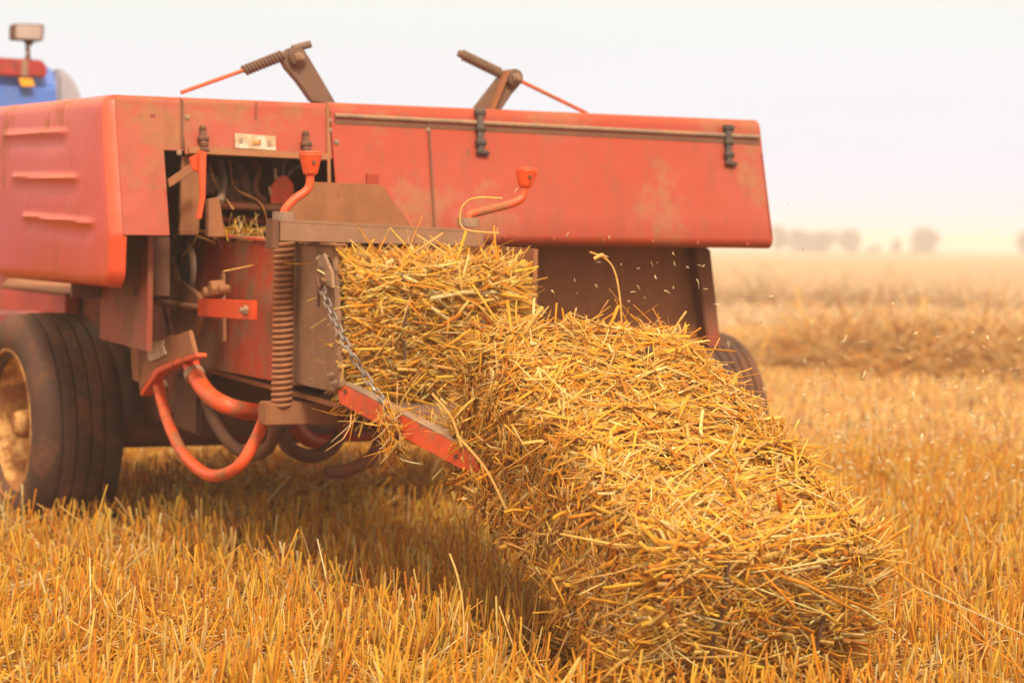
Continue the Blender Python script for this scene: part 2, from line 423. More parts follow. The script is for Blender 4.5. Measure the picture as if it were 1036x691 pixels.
def in_bale(x, y, grow=0.0):
    dx = x - B2C.x; dy = y - B2C.y
    a2 = Vector((ba.x, ba.y)).normalized(); b2 = Vector((bb.x, bb.y)).normalized()
    s = dx * a2.x + dy * a2.y; t = dx * b2.x + dy * b2.y
    return (np.abs(t) < BW / 2 + grow) & (s > 0.16) & (s < BL / 2 + 0.02 + grow)

def wheel_at(u, v):
    p = MM @ Vector((u, v, 0)); return p

def field(name, y0, y1, per, rows, hgt, wid, seg, clump, label, spread=0.56, extra=1.2, sides=4, lean=0.21, pale=0.0, dim=1.0):
    area = (y1 - y0) * (spread * (y0 + y1) + 2 * extra) / 1.0 / 1.0
    nP = int(area * per / clump)
    y = y0 + (y1 - y0) * rng.random(nP * 2); hw = spread * 0.5 * y + extra
    x = (rng.random(nP * 2) * 2 - 1)
    keep = rng.random(nP * 2) < hw / (spread * 0.5 * y1 + extra)
    x = (x * (spread * 0.5 * y + extra))[keep]; y = y[keep]
    x, y = x[:nP], y[:nP]
    if rows:                                                     # drilled rows run the way the baler travels
        u = x * mr.x + y * mr.y; v = -x * mr.y + y * mr.x
        u = np.round(u / rows) * rows + rng.normal(0, rows * 0.27, len(u))
        x = u * mr.x - v * mr.y; y = u * mr.y + v * mr.x
    x = np.repeat(x, clump) + rng.normal(0, 0.012 + wid, len(x) * clump); y = np.repeat(y, clump) + rng.normal(0, 0.012 + wid, len(y) * clump)
    k = ~in_bale(x, y)
    for (wu, wv) in ((-0.95, 0.0), (1.50, 0.0)):                 # pressed flat under the wheels
        p = MM @ Vector((wu, wv, 0)); du = (x - p.x) * mr.x + (y - p.y) * mr.y; dv = -(x - p.x) * mr.y + (y - p.y) * mr.x
        k &= ~((np.abs(du) < 0.14) & (np.abs(dv) < 0.18))
    x, y = x[k], y[k]; n = len(x)
    P = np.stack([x, y, np.full(n, -0.01)], 1)
    patch = lumps(np.stack([x, y, x * 0], 1), 2.1, 5)
    flat = ((patch > 0.35) | ((x < -0.62) & (y < 5.35) & (patch > -0.6))) & (rng.random(n) < 0.62)
    ln = np.where(flat, 0.75, lean)[:, None]
    D = np.stack([rng.normal(0, 1, n), rng.normal(0, 1, n), np.zeros(n)], 1) * ln + np.array([[0.03, 0.02, 1.0]])
    D += np.where(flat, 0.5, 0)[:, None] * np.array([[0.9, 0.2, 0]])
    D = norm(D)
    H = hgt * rng.uniform(0.45, 1.3, n) * (1 + 0.15 * patch)
    W = wid * rng.uniform(0.6, 1.3, n)
    N = norm(rng.normal(0, 1, (n, 3)) * [1, 1, 0.05])
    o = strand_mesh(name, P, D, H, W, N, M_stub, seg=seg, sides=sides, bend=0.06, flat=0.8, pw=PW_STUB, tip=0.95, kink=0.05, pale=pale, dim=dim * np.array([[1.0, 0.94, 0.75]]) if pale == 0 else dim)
    tag(o, label, 'stubble', kind='stuff'); return o

field('stubble', 3.3, 9.5, 760, 0.115, 0.150, 0.0056, 2, 3, 'upright cut straw stubble in the foreground of the field', dim=0.72)
field('distant_stubble', 9.5, 22, 240, 0, 0.15, 0.012, 1, 3, 'blurred straw stubble beyond the baler', spread=0.5, pale=0.36, dim=0.86)  # pale grows with distance: haze put into the straw colour
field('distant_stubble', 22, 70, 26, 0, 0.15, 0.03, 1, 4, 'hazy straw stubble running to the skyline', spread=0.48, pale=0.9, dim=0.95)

def litter(name, y0, y1, per, lmin, lmax, wid, label, z=0.02, spread=0.56, extra=0.9):
    n = int((y1 - y0) * (spread * (y0 + y1) / 1.0 / 2 + 2 * extra) * per)
    y = rng.uniform(y0, y1, n); x = (rng.random(n) * 2 - 1) * (spread * 0.5 * y + extra)
    k = ~in_bale(x, y, -0.05); x, y = x[k], y[k]; n = len(x)
    D = norm(np.stack([rng.normal(0, 1, n), rng.normal(0, 1, n), rng.normal(0.06, 0.16, n)], 1))
    P = np.stack([x, y, rng.uniform(0.005, z, n)], 1)
    Ln = rng.uniform(lmin, lmax, n)
    o = strand_mesh(name, P, D, Ln, wid * rng.uniform(0.5, 1.3, n), np.tile([[0, 0, 1.0]], (n, 1)), M_straw, seg=2, sides=4, bend=0.2, kink=0.2)
    tag(o, label, 'straw litter', kind='stuff'); return o
litter('straw_litter', 3.4, 10, 1500, 0.02, 0.22, 0.0055, 'loose broken straw lying between the stubble', 0.05)

def windrow(name, p0, p1, wdt, hgt, n, sw, label, sl=(0.1, 0.4)):
    """a long low bank of raked straw"""
    p0 = Vector(p0); p1 = Vector(p1); d = (p1 - p0); Ld = d.length; d.normalize(); s = Vector((-d.y, d.x, 0))
    bm = bmesh.new(); rows = []; m = max(24, int(Ld / (wdt * 0.25)))
    for i in range(m + 1):
        row = []; c = p0 + d * Ld * i / m
        hh = hgt * min(1, i / 3, (m - i) / 3) * (0.8 + 0.45 * noise.noise(c * (0.5 / wdt)))
        off = 0.3 * wdt * noise.noise(c * (0.3 / wdt) + Vector((9, 0, 0)))
        for j in range(13):
            t = -1 + j / 6
            z = hh * max(0, 1 - t * t) ** 0.8 + 0.10 * hgt * noise.noise((c + s * t * wdt) * 3 / wdt) - 0.02
            row.append(bm.verts.new(c + s * (t * wdt * 0.5 + off) + Vector((0, 0, z))))
        rows.append(row)
    for i in range(m):
        for j in range(12): bm.faces.new((rows[i][j], rows[i + 1][j], rows[i + 1][j + 1], rows[i][j + 1]))
    co = [[v.co.copy() for v in r] for r in rows]
    o = fin(name, bm, M_core, smooth=True)
    ii = rng.integers(0, m, n); jj = rng.integers(0, 12, n); f1 = rng.random(n); f2 = rng.random(n)
    P = np.array([co[i][j].lerp(co[i + 1][j], a).lerp(co[i][j + 1].lerp(co[i + 1][j + 1], a), b) for i, j, a, b in zip(ii, jj, f1, f2)])
    P[:, 2] += rng.uniform(0, 0.03, n)
    D = norm(np.stack([rng.normal(0, 1, n), rng.normal(0, 1, n), rng.normal(0.1, 0.35, n)], 1))
    strand_mesh('loose_straw', P, D, rng.uniform(*sl, n), sw * rng.uniform(0.6, 1.4, n), np.tile([[0, 0, 1.0]], (n, 1)), M_straw, seg=2, bend=0.25, parent=o, pale=min(0.9, sw * 30 if sw > 0.008 else 0))  # farther banks get paler stems, distance haze put into their tone
    tag(o, label, 'windrow', kind='stuff')
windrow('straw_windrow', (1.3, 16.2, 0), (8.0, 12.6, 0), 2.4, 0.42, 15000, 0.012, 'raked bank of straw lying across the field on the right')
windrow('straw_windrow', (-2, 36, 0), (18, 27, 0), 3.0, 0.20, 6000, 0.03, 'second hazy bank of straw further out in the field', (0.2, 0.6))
#windrow('straw_windrow', (-12, 62, 0), (40, 50, 0), 4.5, 0.34, 5000, 0.05, 'faint farthest bank of straw near the skyline', (0.3, 0.8))
q0 = MM @ Vector((0.0, -0.75, 0)); q1 = MM @ Vector((0.15, 2.6, 0))
windrow('straw_windrow', (q0.x, q0.y, 0), (q1.x, q1.y, 0), 1.3, 0.17, 7000, 0.006, 'low swath of straw passing underneath the baler', (0.05, 0.22))

# trees on the skyline
def leaf_mat():
    m, nt, b = newmat('tree_leaves')
    at = nt.nodes.new('ShaderNodeAttribute'); at.attribute_name = 'tone'
    nt.links.new(at.outputs['Color'], b.inputs['Base Color']); b.inputs['Roughness'].default_value = 0.6
    return m
M_leaf = leaf_mat()
M_bark = paint('grey_brown_bark', (0.12, 0.08, 0.05), 0.2, rough=0.9, scale=1.0)

def tree(px, wpx, hpx, dist, label, seed, grp='trees along the skyline'):
    r = np.random.default_rng(seed)
    base = G(px, 250, dist); base.z = 0
    h = hpx / F * dist; w = wpx / F * dist
    t = tag(empty('tree', base), label, 'tree', grp)
    bm = bmesh.new()
    bm_tube(bm, [(0, 0, -0.3), (0.02 * h, 0, h * 0.3), (-0.01 * h, 0, h * 0.62), (0, 0, h * 0.85)], [h * 0.035, h * 0.028, h * 0.018, h * 0.006], 8)
    for k in range(7):
        a = r.uniform(0, 6.28); z0 = h * r.uniform(0.28, 0.6)
        e = Vector((math.cos(a) * w * 0.36, math.sin(a) * w * 0.36, z0 + h * r.uniform(0.1, 0.3)))
        bm_tube(bm, [(0, 0, z0), e * 0.5 + Vector((0, 0, z0 * 0.5)), e], [h * 0.014, h * 0.009, h * 0.003], 6)
    fin('trunk', bm, M_bark, t, smooth=True)
    n = 3200; lobes = [(Vector((r.uniform(-.32, .32) * w, r.uniform(-.32, .32) * w, h * r.uniform(0.16, 0.85))), w * r.uniform(0.16, 0.30)) for _ in range(16)]
    k = r.integers(0, len(lobes), n); C = np.array([lobes[i][0] for i in k]); rad = np.array([lobes[i][1] for i in k])[:, None]
    dv = norm(r.normal(0, 1, (n, 3))); P = C + dv * rad * r.uniform(0.3, 1.1, (n, 1)) * [1, 1, 0.9]
    P[:, 2] = np.clip(P[:, 2], h * 0.02, h)
    s = 0.045 * h
    V = []
    a1 = norm(r.normal(0, 1, (n, 3))) * s; a2 = norm(np.cross(a1, r.normal(0, 1, (n, 3)))) * s * 0.7
    V = np.stack([P - a1, P - a2, P + a1, P + a2], 1).reshape(-1, 3)
    me = bpy.data.meshes.new('crown'); me.vertices.add(4 * n); me.vertices.foreach_set('co', V.reshape(-1).astype(np.float32))
    me.loops.add(4 * n); me.loops.foreach_set('vertex_index', np.arange(4 * n, dtype=np.int32)); me.polygons.add(n)
    me.polygons.foreach_set('loop_start', (np.arange(n) * 4).astype(np.int32)); me.update(calc_edges=True)
    tn = np.array([[0.075, 0.085, 0.03]]) * r.uniform(0.5, 1.5, (n, 1)); tn = np.repeat(np.concatenate([tn, np.ones((n, 1))], 1), 4, axis=0)
    ca = me.color_attributes.new('tone', 'FLOAT_COLOR', 'POINT'); ca.data.foreach_set('color', tn.reshape(-1).astype(np.float32))
    me.materials.append(M_leaf); link(bpy.data.objects.new('crown', me), t)
for i, (x, w, h, lb) in enumerate([
    (789, 20, 26, 'faint tree half hidden behind the right corner of the baler cover'),
    (808, 20, 25, 'faint tree second from the baler in the skyline row'),
    (820, 18, 20, 'thin low tree third in the skyline row'),
    (834, 26, 22, 'low broad tree in the middle of the skyline row'),
    (859, 25, 25, 'rounded tree ending the skyline row before the gap'),
    (884, 14, 8, 'tiny low bush at the foot of the skyline gap'),
    (906, 11, 17, 'smallest skyline tree, narrow, standing alone in the gap'),
    (936, 28, 26, 'lone domed tree, the widest one beyond the gap'),
    (1040, 24, 24, 'tree cut off by the right edge of the picture')]):
    tree(x, w, h, 300 + 8 * (i % 3), lb, 40 + i)

# ================================================================== THE BALER
baler = empty('straw_baler', mw=MM)
tag(baler, 'old dusty red straw baler pushing out bales, seen from behind', 'baler')
_t = L(105, 92, v=-1.08); SL = 0.29
RPN = (Vector((0, 1, -SL)), _t.y - SL * _t.z)                 # the rear sheet leans out a little towards its foot
def RPv(w): return RPN[1] + SL * w
pTL = L(105, 92, pl=RPN); pTR = L(768, 126, pl=RPN); pBR = L(780, 252, pl=RPN); pBA = L(160, 238, pl=RPN); pBB = L(250, 158, pl=RPN)
WT = 0.5 * (pTL.z + pTR.z)
print('TOP', pTL, pTR, 'BOT', pBR, pBA, pBB)
uL = pTL.x; uR = pTR.x
us1 = L(183, 94, pl=RPN).x; us2 = L(332, 100, pl=RPN).x; us3 = L(436, 150, pl=RPN).x

def cover_profile(wb, wt, r, lip=0.0, fwd=0.9):
    """rear cover section: roof running forward, rolled top edge, leaning sheet, curled foot"""
    pr = [(RPv(wt) + fwd, wt - 0.002)]
    cv = RPv(wt - r) + r * 0.98
    for k in range(7):
        a = R(90 + 88 * k / 6); pr.append((cv + r * math.cos(a), wt - r + r * math.sin(a)))
    n = 5
    for k in range(1, n + 1):
        w = (wt - r) + (wb + lip - (wt - r)) * k / n; pr.append((RPv(w), w))
    if lip:
        for k in range(1, 7):
            a = R(180 + 100 * k / 6); pr.append((RPv(wb + lip) + lip * 0.9 + lip * 0.9 * math.cos(a), wb + lip + lip * math.sin(a)))
    return pr

def cover(name, u0, u1, wb, wt, mat, r=0.02, lip=0.0, cut=None):
    bm = bmesh.new()
    if cut is None: bm_profile(bm, cover_profile(wb, wt, r, lip), u0, u1, 0.006)
    else:
        uc, wc = cut                                       # lower part reaches only to uc
        bm_profile(bm, cover_profile(wc, wt, r, 0), u0, u1, 0.006)
        bm_profile(bm, [(RPv(wc), wc), (RPv((wc + wb) / 2), (wc + wb) / 2), (RPv(wb), wb)], u0, uc, 0.006)
    return fin(name, bm, mat, baler, smooth=True)
tag(cover('cover_panel', uL + 0.030, us1 - 0.003, pBA.z, WT, M_redA, cut=(L(169, 200, pl=RPN).x, L(169, 152, pl=RPN).z)), 'rust-flecked left section of the rear cover beside the opening')
cover('cover_panel', us1, us2 - 0.002, pBB.z, WT, M_redA)
wdoor = L(433, 248, pl=RPN).z
cover('hood', us2 + 0.002, uR, pBR.z, WT + 0.004, M_red, r=0.035, lip=0.03)
# pressed end cap of the hood, its corners rounded
bm = bmesh.new(); pr = cover_profile(pBR.z + 0.004, WT, 0.035, 0.03)
loop = [Vector((uR - 0.012, v, w)) for v, w in pr]; loop.append(Vector((uR - 0.012, RPv(WT) + 0.9, pBR.z + 0.15)))
bm_poly(bm, loop, Vector((0.016, 0, 0))); fin('end_cap', bm, M_red, baler, bevel=0.005)
# hinge rod and its drip edge, panel seams
bm = bmesh.new()
h0 = L(338, 117, pl=RPN); h1 = L(767, 139, pl=RPN)
bm_tube(bm, [Vector((h0.x, RPv(h0.z) - 0.006, h0.z)), Vector((h1.x, RPv(h1.z) - 0.006, h1.z))], 0.0065, 8)
fin('hinge_rod', bm, M_steel, baler, smooth=True)
bm = bmesh.new(); z0 = h0.z - 0.012; z1 = h1.z - 0.012
bm_poly(bm, [Vector((h0.x, RPv(z0) - 0.004, z0)), Vector((h1.x, RPv(z1) - 0.004, z1)), Vector((h1.x, RPv(z1 - 0.012) - 0.002, z1 - 0.012)), Vector((h0.x, RPv(z0 - 0.012) - 0.002, z0 - 0.012))], Vector((0, 0.003, 0)))
fin('drip_edge', bm, M_dark, baler)
def strip(name, pts, wid, mat, th=0.004, out=0.002, pl=RPN):
    bm = bmesh.new(); nrm = -pl[0].normalized()
    for (a, b) in zip(pts[:-1], pts[1:]):
        A = L(*a, pl=pl) + nrm * out; B = L(*b, pl=pl) + nrm * out; t = (B - A).normalized(); s = t.cross(nrm) * wid / 2
        bm_poly(bm, [A - s, B - s, B + s, A + s], nrm * th)
    return fin(name, bm, mat, baler)
strip('panel_seam', [(433, 120), (440, 244)], 0.006, M_dark)
strip('panel_seam', [(184, 102), (184, 150)], 0.006, M_dark)
strip('panel_seam', [(331, 106), (333, 212)], 0.009, M_dusty)
strip('panel_seam', [(259, 104), (259, 120)], 0.004, M_under)
strip('opening_trim', [(190, 153), (330, 160)], 0.018, M_dusty, 0.008, 0.004)
for (x, y) in ((433, 132), (439, 233), (333, 122), (333, 132), (189, 119), (181, 155), (340, 144)):
    bm = bmesh.new(); bm_bolt(bm, L(x, y, pl=RPN), (0, -1, SL), 0.008, 0.004); fin('bolt', bm, M_steel, baler)

# left side panel with its three pressed ribs
UP = uL
LPN = (Vector((1, 0, 0)), UP)
def rounded(pts, r, seg=5):
    out = []; n = len(pts)
    for i in range(n):
        p = pts[i]; a = (pts[i - 1] - p); b = (pts[(i + 1) % n] - p); rr = min(r, a.length * 0.45, b.length * 0.45)
        a = p + a.normalized() * rr; b = p + b.normalized() * rr
        for k in range(seg + 1):
            t = k / seg; out.append((1 - t) ** 2 * a + 2 * t * (1 - t) * p + t * t * b)
    return out
def onL(x, y): return L(x, y, pl=LPN)
kR = Vector((UP, RPv(WT), WT)); kB = L(112, 292, pl=LPN)
kM = Vector((UP, RPv(pBA.z), pBA.z))
bot = onL(-4, 281); top = onL(-14, 101)
cs = [kR, kM, Vector((UP, kB.y, kB.z)), Vector((UP, bot.y, bot.z)), Vector((UP, top.y, WT))]
bm = bmesh.new()
# finely gridded sheet so that the ribs and the slight bulge are in the metal itself
NV, NW = 64, 72
ribs = [(onL(8, 138), onL(70, 136)), (onL(20, 181), onL(82, 182)), (onL(31, 220), onL(96, 227))]
lo_v = lambda w: kR.y + (kM.y - kR.y) * (WT - w) / (WT - kM.z)
wbot = lambda v: kB.z + (bot.z - kB.z) * (v - kB.y) / (bot.y - kB.y)
grid = []
for i in range(NV + 1):
    row = []; s = i / NV
    for j in range(NW + 1):
        t = j / NW
        vt = lo_v(WT); vb = kB.y
        wb_ = wbot(kB.y + (bot.y - kB.y) * s)
        w = WT - (WT - wb_) * t
        v0 = lo_v(max(w, kM.z)) if w > kM.z else kM.y + (kB.y - kM.y) * (kM.z - w) / (kM.z - kB.z)
        v1 = top.y + (bot.y - top.y) * t
        # rounded corners
        e = min(s, 1 - s) ; 
        v0 += 0.005; v = v0 + (v1 - v0) * s
        du = 0.0
        for ra, rb in ribs:
            tt = (v - ra.y) / (rb.y - ra.y); wr = ra.z + (rb.z - ra.z) * tt
            if -0.06 < tt < 1.06:
                endf = min(1, max(0, (0.06 + min(tt, 1 - tt)) / 0.10))
                du -= 0.011 * endf * math.exp(-((w - wr - 0.004) / 0.008) ** 2)
                du += 0.003 * endf * math.exp(-((w - wr + 0.03) / 0.02) ** 2)
        du -= 0.022 * (math.sin(math.pi * s) * math.sin(math.pi * t)) ** 0.6
        du -= 0.0015 * noise.noise(Vector((v * 3, w * 3, 1.0)))
        # rolled edges
        dist = min(s * abs(v1 - v0), (1 - s) * abs(v1 - v0), t * (WT - wb_), (1 - t) * (WT - wb_))
        rr = 0.034
        if dist < rr: du += rr - math.sqrt(max(0, rr * rr - (rr - dist) ** 2))
        # pull corners in
        a_ = min(s, 1 - s) * abs(v1 - v0); b_ = min(t, 1 - t) * (WT - wb_); rc = 0.05
        if a_ < rc and b_ < rc and t > 0.5:
            da = rc - a_; db = rc - b_; q = math.hypot(da, db)
            if q > 1e-6:
                m_ = max(da, db); k = m_ / q
                v += (rc - rc * 1.0) * 0; sgn = 1 if s < 0.5 else -1
                v += sgn * da * (1 - k); w += db * (1 - k)
        row.append(bm.verts.new((UP + du, v, w)))
    grid.append(row)
for i in range(NV):
    for j in range(NW): bm.faces.new((grid[i][j], grid[i + 1][j], grid[i + 1][j + 1], grid[i][j + 1]))
rim_v = [grid[i][0] for i in range(NV + 1)] + [grid[NV][j] for j in range(1, NW + 1)] + [grid[i][NW] for i in range(NV - 1, -1, -1)] + [grid[0][j] for j in range(NW - 1, 0, -1)]
back = [bm.verts.new((UP + 0.04, v.co.y, v.co.z)) for v in rim_v]
for i in range(len(rim_v)):
    j = (i + 1) % len(rim_v); bm.faces.new((rim_v[i], back[i], back[j], rim_v[j]))
sp = fin('side_panel', bm, M_redL, baler, smooth=True)
tag(sp, 'red side panel with three pressed ribs, sky sheen put into its colour')
for p in sp.data.polygons: p.use_smooth = True

def plate(name, pts, th, mat, pl=None, parent=None, bevel=0.002, out=0.0, **k):
    """sheet cut to an outline on a machine plane, its thickness going away from the viewer"""
    if pl is None:
        pl = (Vector((1, 0, 0)), k['u']) if 'u' in k else (Vector((0, 1, 0)), k['v']) if 'v' in k else (Vector((0, 0, 1)), k['w'])
    P = [L(x, y, pl=pl) for x, y in pts]; nrm = pl[0].normalized()
    P = [p - nrm * out for p in P]
    bm = bmesh.new(); bm_poly(bm, P, nrm * th)
    return fin(name, bm, mat, parent or baler, bevel=bevel)
def tube(name, pts, r, mat, parent=None, sm=6, sides=12):
    bm = bmesh.new(); q = smoothpath(pts, sm) if sm else [Vector(p) for p in pts]
    bm_tube(bm, q, r, sides); return fin(name, bm, mat, parent or baler, smooth=True)
def coil(name, a, b, rad, wire, turns, mat, parent=None):
    a = Vector(a); b = Vector(b); ax = (b - a); ln = ax.length; ax.normalize(); e = ax.orthogonal().normalized(); f = ax.cross(e)
    n = turns * 14; pts = [a + ax * ln * i / n + (e * math.cos(2 * math.pi * i / 14) + f * math.sin(2 * math.pi * i / 14)) * rad for i in range(n + 1)]
    bm = bmesh.new(); bm_tube(bm, pts, wire, 6); return fin(name, bm, mat, parent or baler, smooth=True)

# roof of the body, front wall, dark inside walls
bm = bmesh.new(); bm_box(bm, (uL + 0.05, RPv(WT) + 0.86, WT - 0.5), (uR - 0.02, RPv(WT) + 0.90, WT - 0.012)); fin('front_wall', bm, M_under, baler)
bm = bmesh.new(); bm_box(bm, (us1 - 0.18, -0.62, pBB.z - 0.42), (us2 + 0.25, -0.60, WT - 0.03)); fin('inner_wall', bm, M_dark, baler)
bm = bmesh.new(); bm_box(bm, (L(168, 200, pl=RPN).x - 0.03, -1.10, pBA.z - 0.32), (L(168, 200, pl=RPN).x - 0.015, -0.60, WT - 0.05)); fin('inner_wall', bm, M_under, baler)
# brown rear apron below the hood and its right-hand post
plate('apron', [(480, 225), (716, 228), (716, 350), (480, 350)], 0.02, M_dusty, v=-0.93)
plate('support_post', [(703, 252), (719, 252), (730, 352), (717, 352)], 0.05, M_under, v=-0.99, bevel=0.004)
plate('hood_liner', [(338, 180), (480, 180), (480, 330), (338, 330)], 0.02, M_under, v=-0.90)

# chamber
UC = -0.694
CW_ = 0.52
VE = -1.96
e_t = L(338, 249, u=UC); e_b = L(343, 397, u=UC)
print('chamber', e_t, e_b)
WCT, WCB = e_t.z, e_b.z
plate('chamber_wall', [(172, 240), (300, 247), (303, 391), (207, 372), (172, 350)], 0.010, M_wall, u=UC)
rp = plate('chamber_end_plate', [(297, 247), (337, 249), (344, 392), (338, 397), (297, 388)], 0.014, M_plate, u=UC - 0.008, bevel=0.003)
bm = bmesh.new(); bm_box(bm, (UC + CW_, VE, WCB), (UC + CW_ + 0.012, 0.3, WCT)); fin('chamber_wall', bm, M_dustred, baler)
bm = bmesh.new(); bm_box(bm, (UC + 0.011, VE + 0.02, WCB - 0.042), (UC + CW_ - 0.001, 0.3, WCB - 0.03)); fin('chamber_floor', bm, M_dustred, baler)
for z in (WCT - 0.004,):
    bm = bmesh.new(); bm_poly(bm, [Vector((UC - 0.022, -1.55, z)), Vector((UC - 0.022, -0.3, z)), Vector((UC + 0.03, -0.3, z)), Vector((UC + 0.03, -1.55, z))], Vector((0, 0, 0.008)))
    fin('chamber_flange', bm, M_wall, baler, bevel=0.002)
bm = bmesh.new(); bm_poly(bm, [Vector((UC - 0.018, VE, WCT)), Vector((UC - 0.018, -1.5, WCT)), Vector((UC + 0.02, -1.5, WCT)), Vector((UC + 0.02, VE, WCT))], Vector((0, 0, 0.006)))
fin('chamber_flange', bm, M_dustred, baler, bevel=0.002)
for x, y in ((325, 262), (330, 276), (336, 380), (340, 388)):
    bm = bmesh.new(); bm_bolt(bm, L(x, y, u=UC - 0.01), (-1, 0, 0), 0.010, 0.008); fin('bolt', bm, M_steel, baler)
plate('chain_lug', [(321, 262), (327, 256), (335, 275), (336, 292), (322, 284)], 0.008, M_steel, u=UC - 0.022)
# crossbeam over the chamber with its two tension cranks
VB = -1.86
b0 = L(284, 222, v=VB); b1 = L(490, 233, v=VB); b2 = L(283, 244, v=VB)
bz = 0.5 * (b0.z + b1.z); bh = b0.z - b2.z
print('beam', b0, b1, b2)
bm = bmesh.new()
bm_poly(bm, [Vector((b0.x, VB, b0.z)), Vector((b1.x, VB, b1.z)), Vector((b1.x, VB + 0.07, b1.z)), Vector((b0.x, VB + 0.07, b0.z))], Vector((0, 0, -0.006)))
bm_poly(bm, [Vector((b0.x, VB, b0.z - 0.006)), Vector((b1.x, VB, b1.z - 0.006)), Vector((b1.x, VB, b1.z - bh * 0.8)), Vector((b0.x, VB, b0.z - bh))], Vector((0, 0.007, 0)))
bm_poly(bm, [Vector((b0.x, VB + 0.063, b0.z - 0.006)), Vector((b1.x, VB + 0.063, b1.z - 0.006)), Vector((b1.x, VB + 0.063, b1.z - bh * 0.8)), Vector((b0.x, VB + 0.063, b0.z - bh))], Vector((0, 0.007, 0)))
beam = fin('crossbeam', bm, M_plate, baler, bevel=0.0015)
tag(beam, 'dusty crossbeam over the bale chamber')
bm = bmesh.new(); bm_box(bm, (b0.x - 0.018, VB + 0.01, b0.z - bh - 0.02), (b0.x + 0.001, VB + 0.06, b0.z + 0.0)); fin('beam_end', bm, M_dark, baler, bevel=0.002)
def crank(pts, knob, tilt):
    q = [L(x, y, v=VB + 0.03) for x, y in pts]
    c = tube('tension_crank', q, 0.0105, M_orgw, sm=8, sides=12)
    bm = bmesh.new(); b = q[0]
    bm_tube(bm, [b + Vector((0, 0, -0.02)), b + Vector((0, 0, 0.004))], 0.028, 16); fin('washer', bm, M_steel, c, bevel=0.002)
    kb = L(knob[0], knob[1], v=VB + 0.03); kt = L(knob[2], knob[3], v=VB + 0.03); ax = (kt - kb)
    bm = bmesh.new(); rs = [0.0, 0.014, 0.019, 0.029, 0.031, 0.028, 0.0]; ts = [0, 0.0, 0.10, 0.80, 0.90, 1.0, 1.0]
    bm_tube(bm, [kb + ax * t for t in ts[1:6]], rs[1:6], 10)
    k = fin('knob', bm, M_org, c, bevel=0.003)
    bm = bmesh.new(); bm_tube(bm, [kb + ax * 0.55 + Vector((0, -0.020, 0)), kb + ax * 0.55 + Vector((0, -0.028, 0))], 0.0045, 8); fin('screw', bm, M_dark, k)
crank([(287, 216), (290, 210), (299, 201), (309, 194), (313, 188), (314, 177)], (314, 178, 314, 153), 0)
crank([(474, 222), (476, 217), (488, 214), (515, 207), (526, 202), (530, 196), (531, 188)], (531, 190, 533, 170), 0)
# spring post on the left and the lower crossbeam
US = UC - 0.045
s0 = L(288, 236, u=US); s1 = L(284, 410, u=US)
s1.y = s0.y
coil('tension_spring', s0, s1, 0.0225, 0.0068, 30, M_dusty)
tube('spring_rod', [s0 + Vector((0, 0, 0.06)), s1 - Vector((0, 0, 0.03))], 0.009, M_dark, sm=0)
VLB = s0.y - 0.02
l0 = L(270, 408, v=VLB); l1 = L(388, 434, v=VLB)
bm = bmesh.new(); bm_poly(bm, [Vector((l0.x, VLB, l0.z)), Vector((0.1, VLB, l0.z)), Vector((0.1, VLB, l0.z - 0.058)), Vector((l0.x, VLB, l0.z - 0.058))], Vector((0, 0.07, 0)))
fin('lower_crossbeam', bm, M_dustred, baler, bevel=0.004)
# guard plate behind the beam
plate('guard_plate', [(286, 222), (312, 184), (386, 187), (414, 226), (414, 240), (286, 238)], 0.008, M_dustred, v=-1.55, bevel=0.002)
plate('guard_lug', [(371, 188), (384, 188), (383, 177), (371, 176)], 0.01, M_red, v=-1.53, bevel=0.002)

# knotter opening: levers, pipes, the orange tongue, straw caught on the ledge
plate('knotter_bracket', [(184, 158), (203, 158), (205, 200), (200, 238), (182, 238)], 0.02, M_dustred, v=-1.10)
plate('knotter_lever', [(201, 152), (209, 154), (208, 200), (204, 222), (199, 222), (203, 200)], 0.012, M_org, v=-1.30)
plate('knotter_hook', [(192, 160), (204, 154), (208, 162), (204, 176), (195, 172)], 0.012, M_org, v=-1.28)
plate('link_arm', [(170, 182), (198, 163), (203, 170), (172, 190)], 0.012, M_dusty, v=-1.20)
tube('knotter_shaft', [L(218, 207, v=-1.0), L(290, 211, v=-1.0)], 0.012, M_under, sm=0)
tube('knotter_shaft', [L(222, 222, v=-0.9), L(290, 225, v=-0.9)], 0.012, M_red, sm=0)
plate('needle_guard', [(274, 207), (274, 190), (280, 180), (289, 177), (297, 186), (298, 207)], 0.01, M_org, v=-1.0)
plate('knotter_stand', [(211, 202), (222, 200), (228, 240), (211, 240)], 0.03, M_dusty, v=-1.15)
plate('tag_slip', [(277, 171), (280, 170), (281, 181), (278, 182)], 0.003, M_white, v=-1.03)
plate('tag_slip', [(271, 189), (274, 188), (276, 197), (273, 198)], 0.003, M_white, v=-1.03)
tube('cable', [L(286, 176, v=-0.95), L(288, 166, v=-0.95), L(291, 160, v=-0.9)], 0.004, M_steel)
tube('cable', [L(290, 181, v=-0.98), L(296, 172, v=-0.98), L(303, 168, v=-0.9)], 0.004, M_steel)
for (x, y, r) in ((236, 190, 0.045), (250, 183, 0.03), (228, 178, 0.035), (192, 190, 0.018), (196, 208, 0.016), (262, 195, 0.04)):
    bm = bmesh.new(); c = L(x, y, v=-0.85); bm_tube(bm, [c, c + Vector((0.02, 0.08, 0))], [r, r * 0.8], 14); fin('knotter_gear', bm, M_dark, baler, bevel=0.004)
tube('knotter_finger', [L(238, 165, v=-0.9), L(246, 178, v=-0.95), L(250, 200, v=-1.0)], 0.014, M_dark)
tube('knotter_finger', [L(222, 165, v=-0.9), L(226, 185, v=-0.98), L(222, 205, v=-1.05)], 0.012, M_steel)

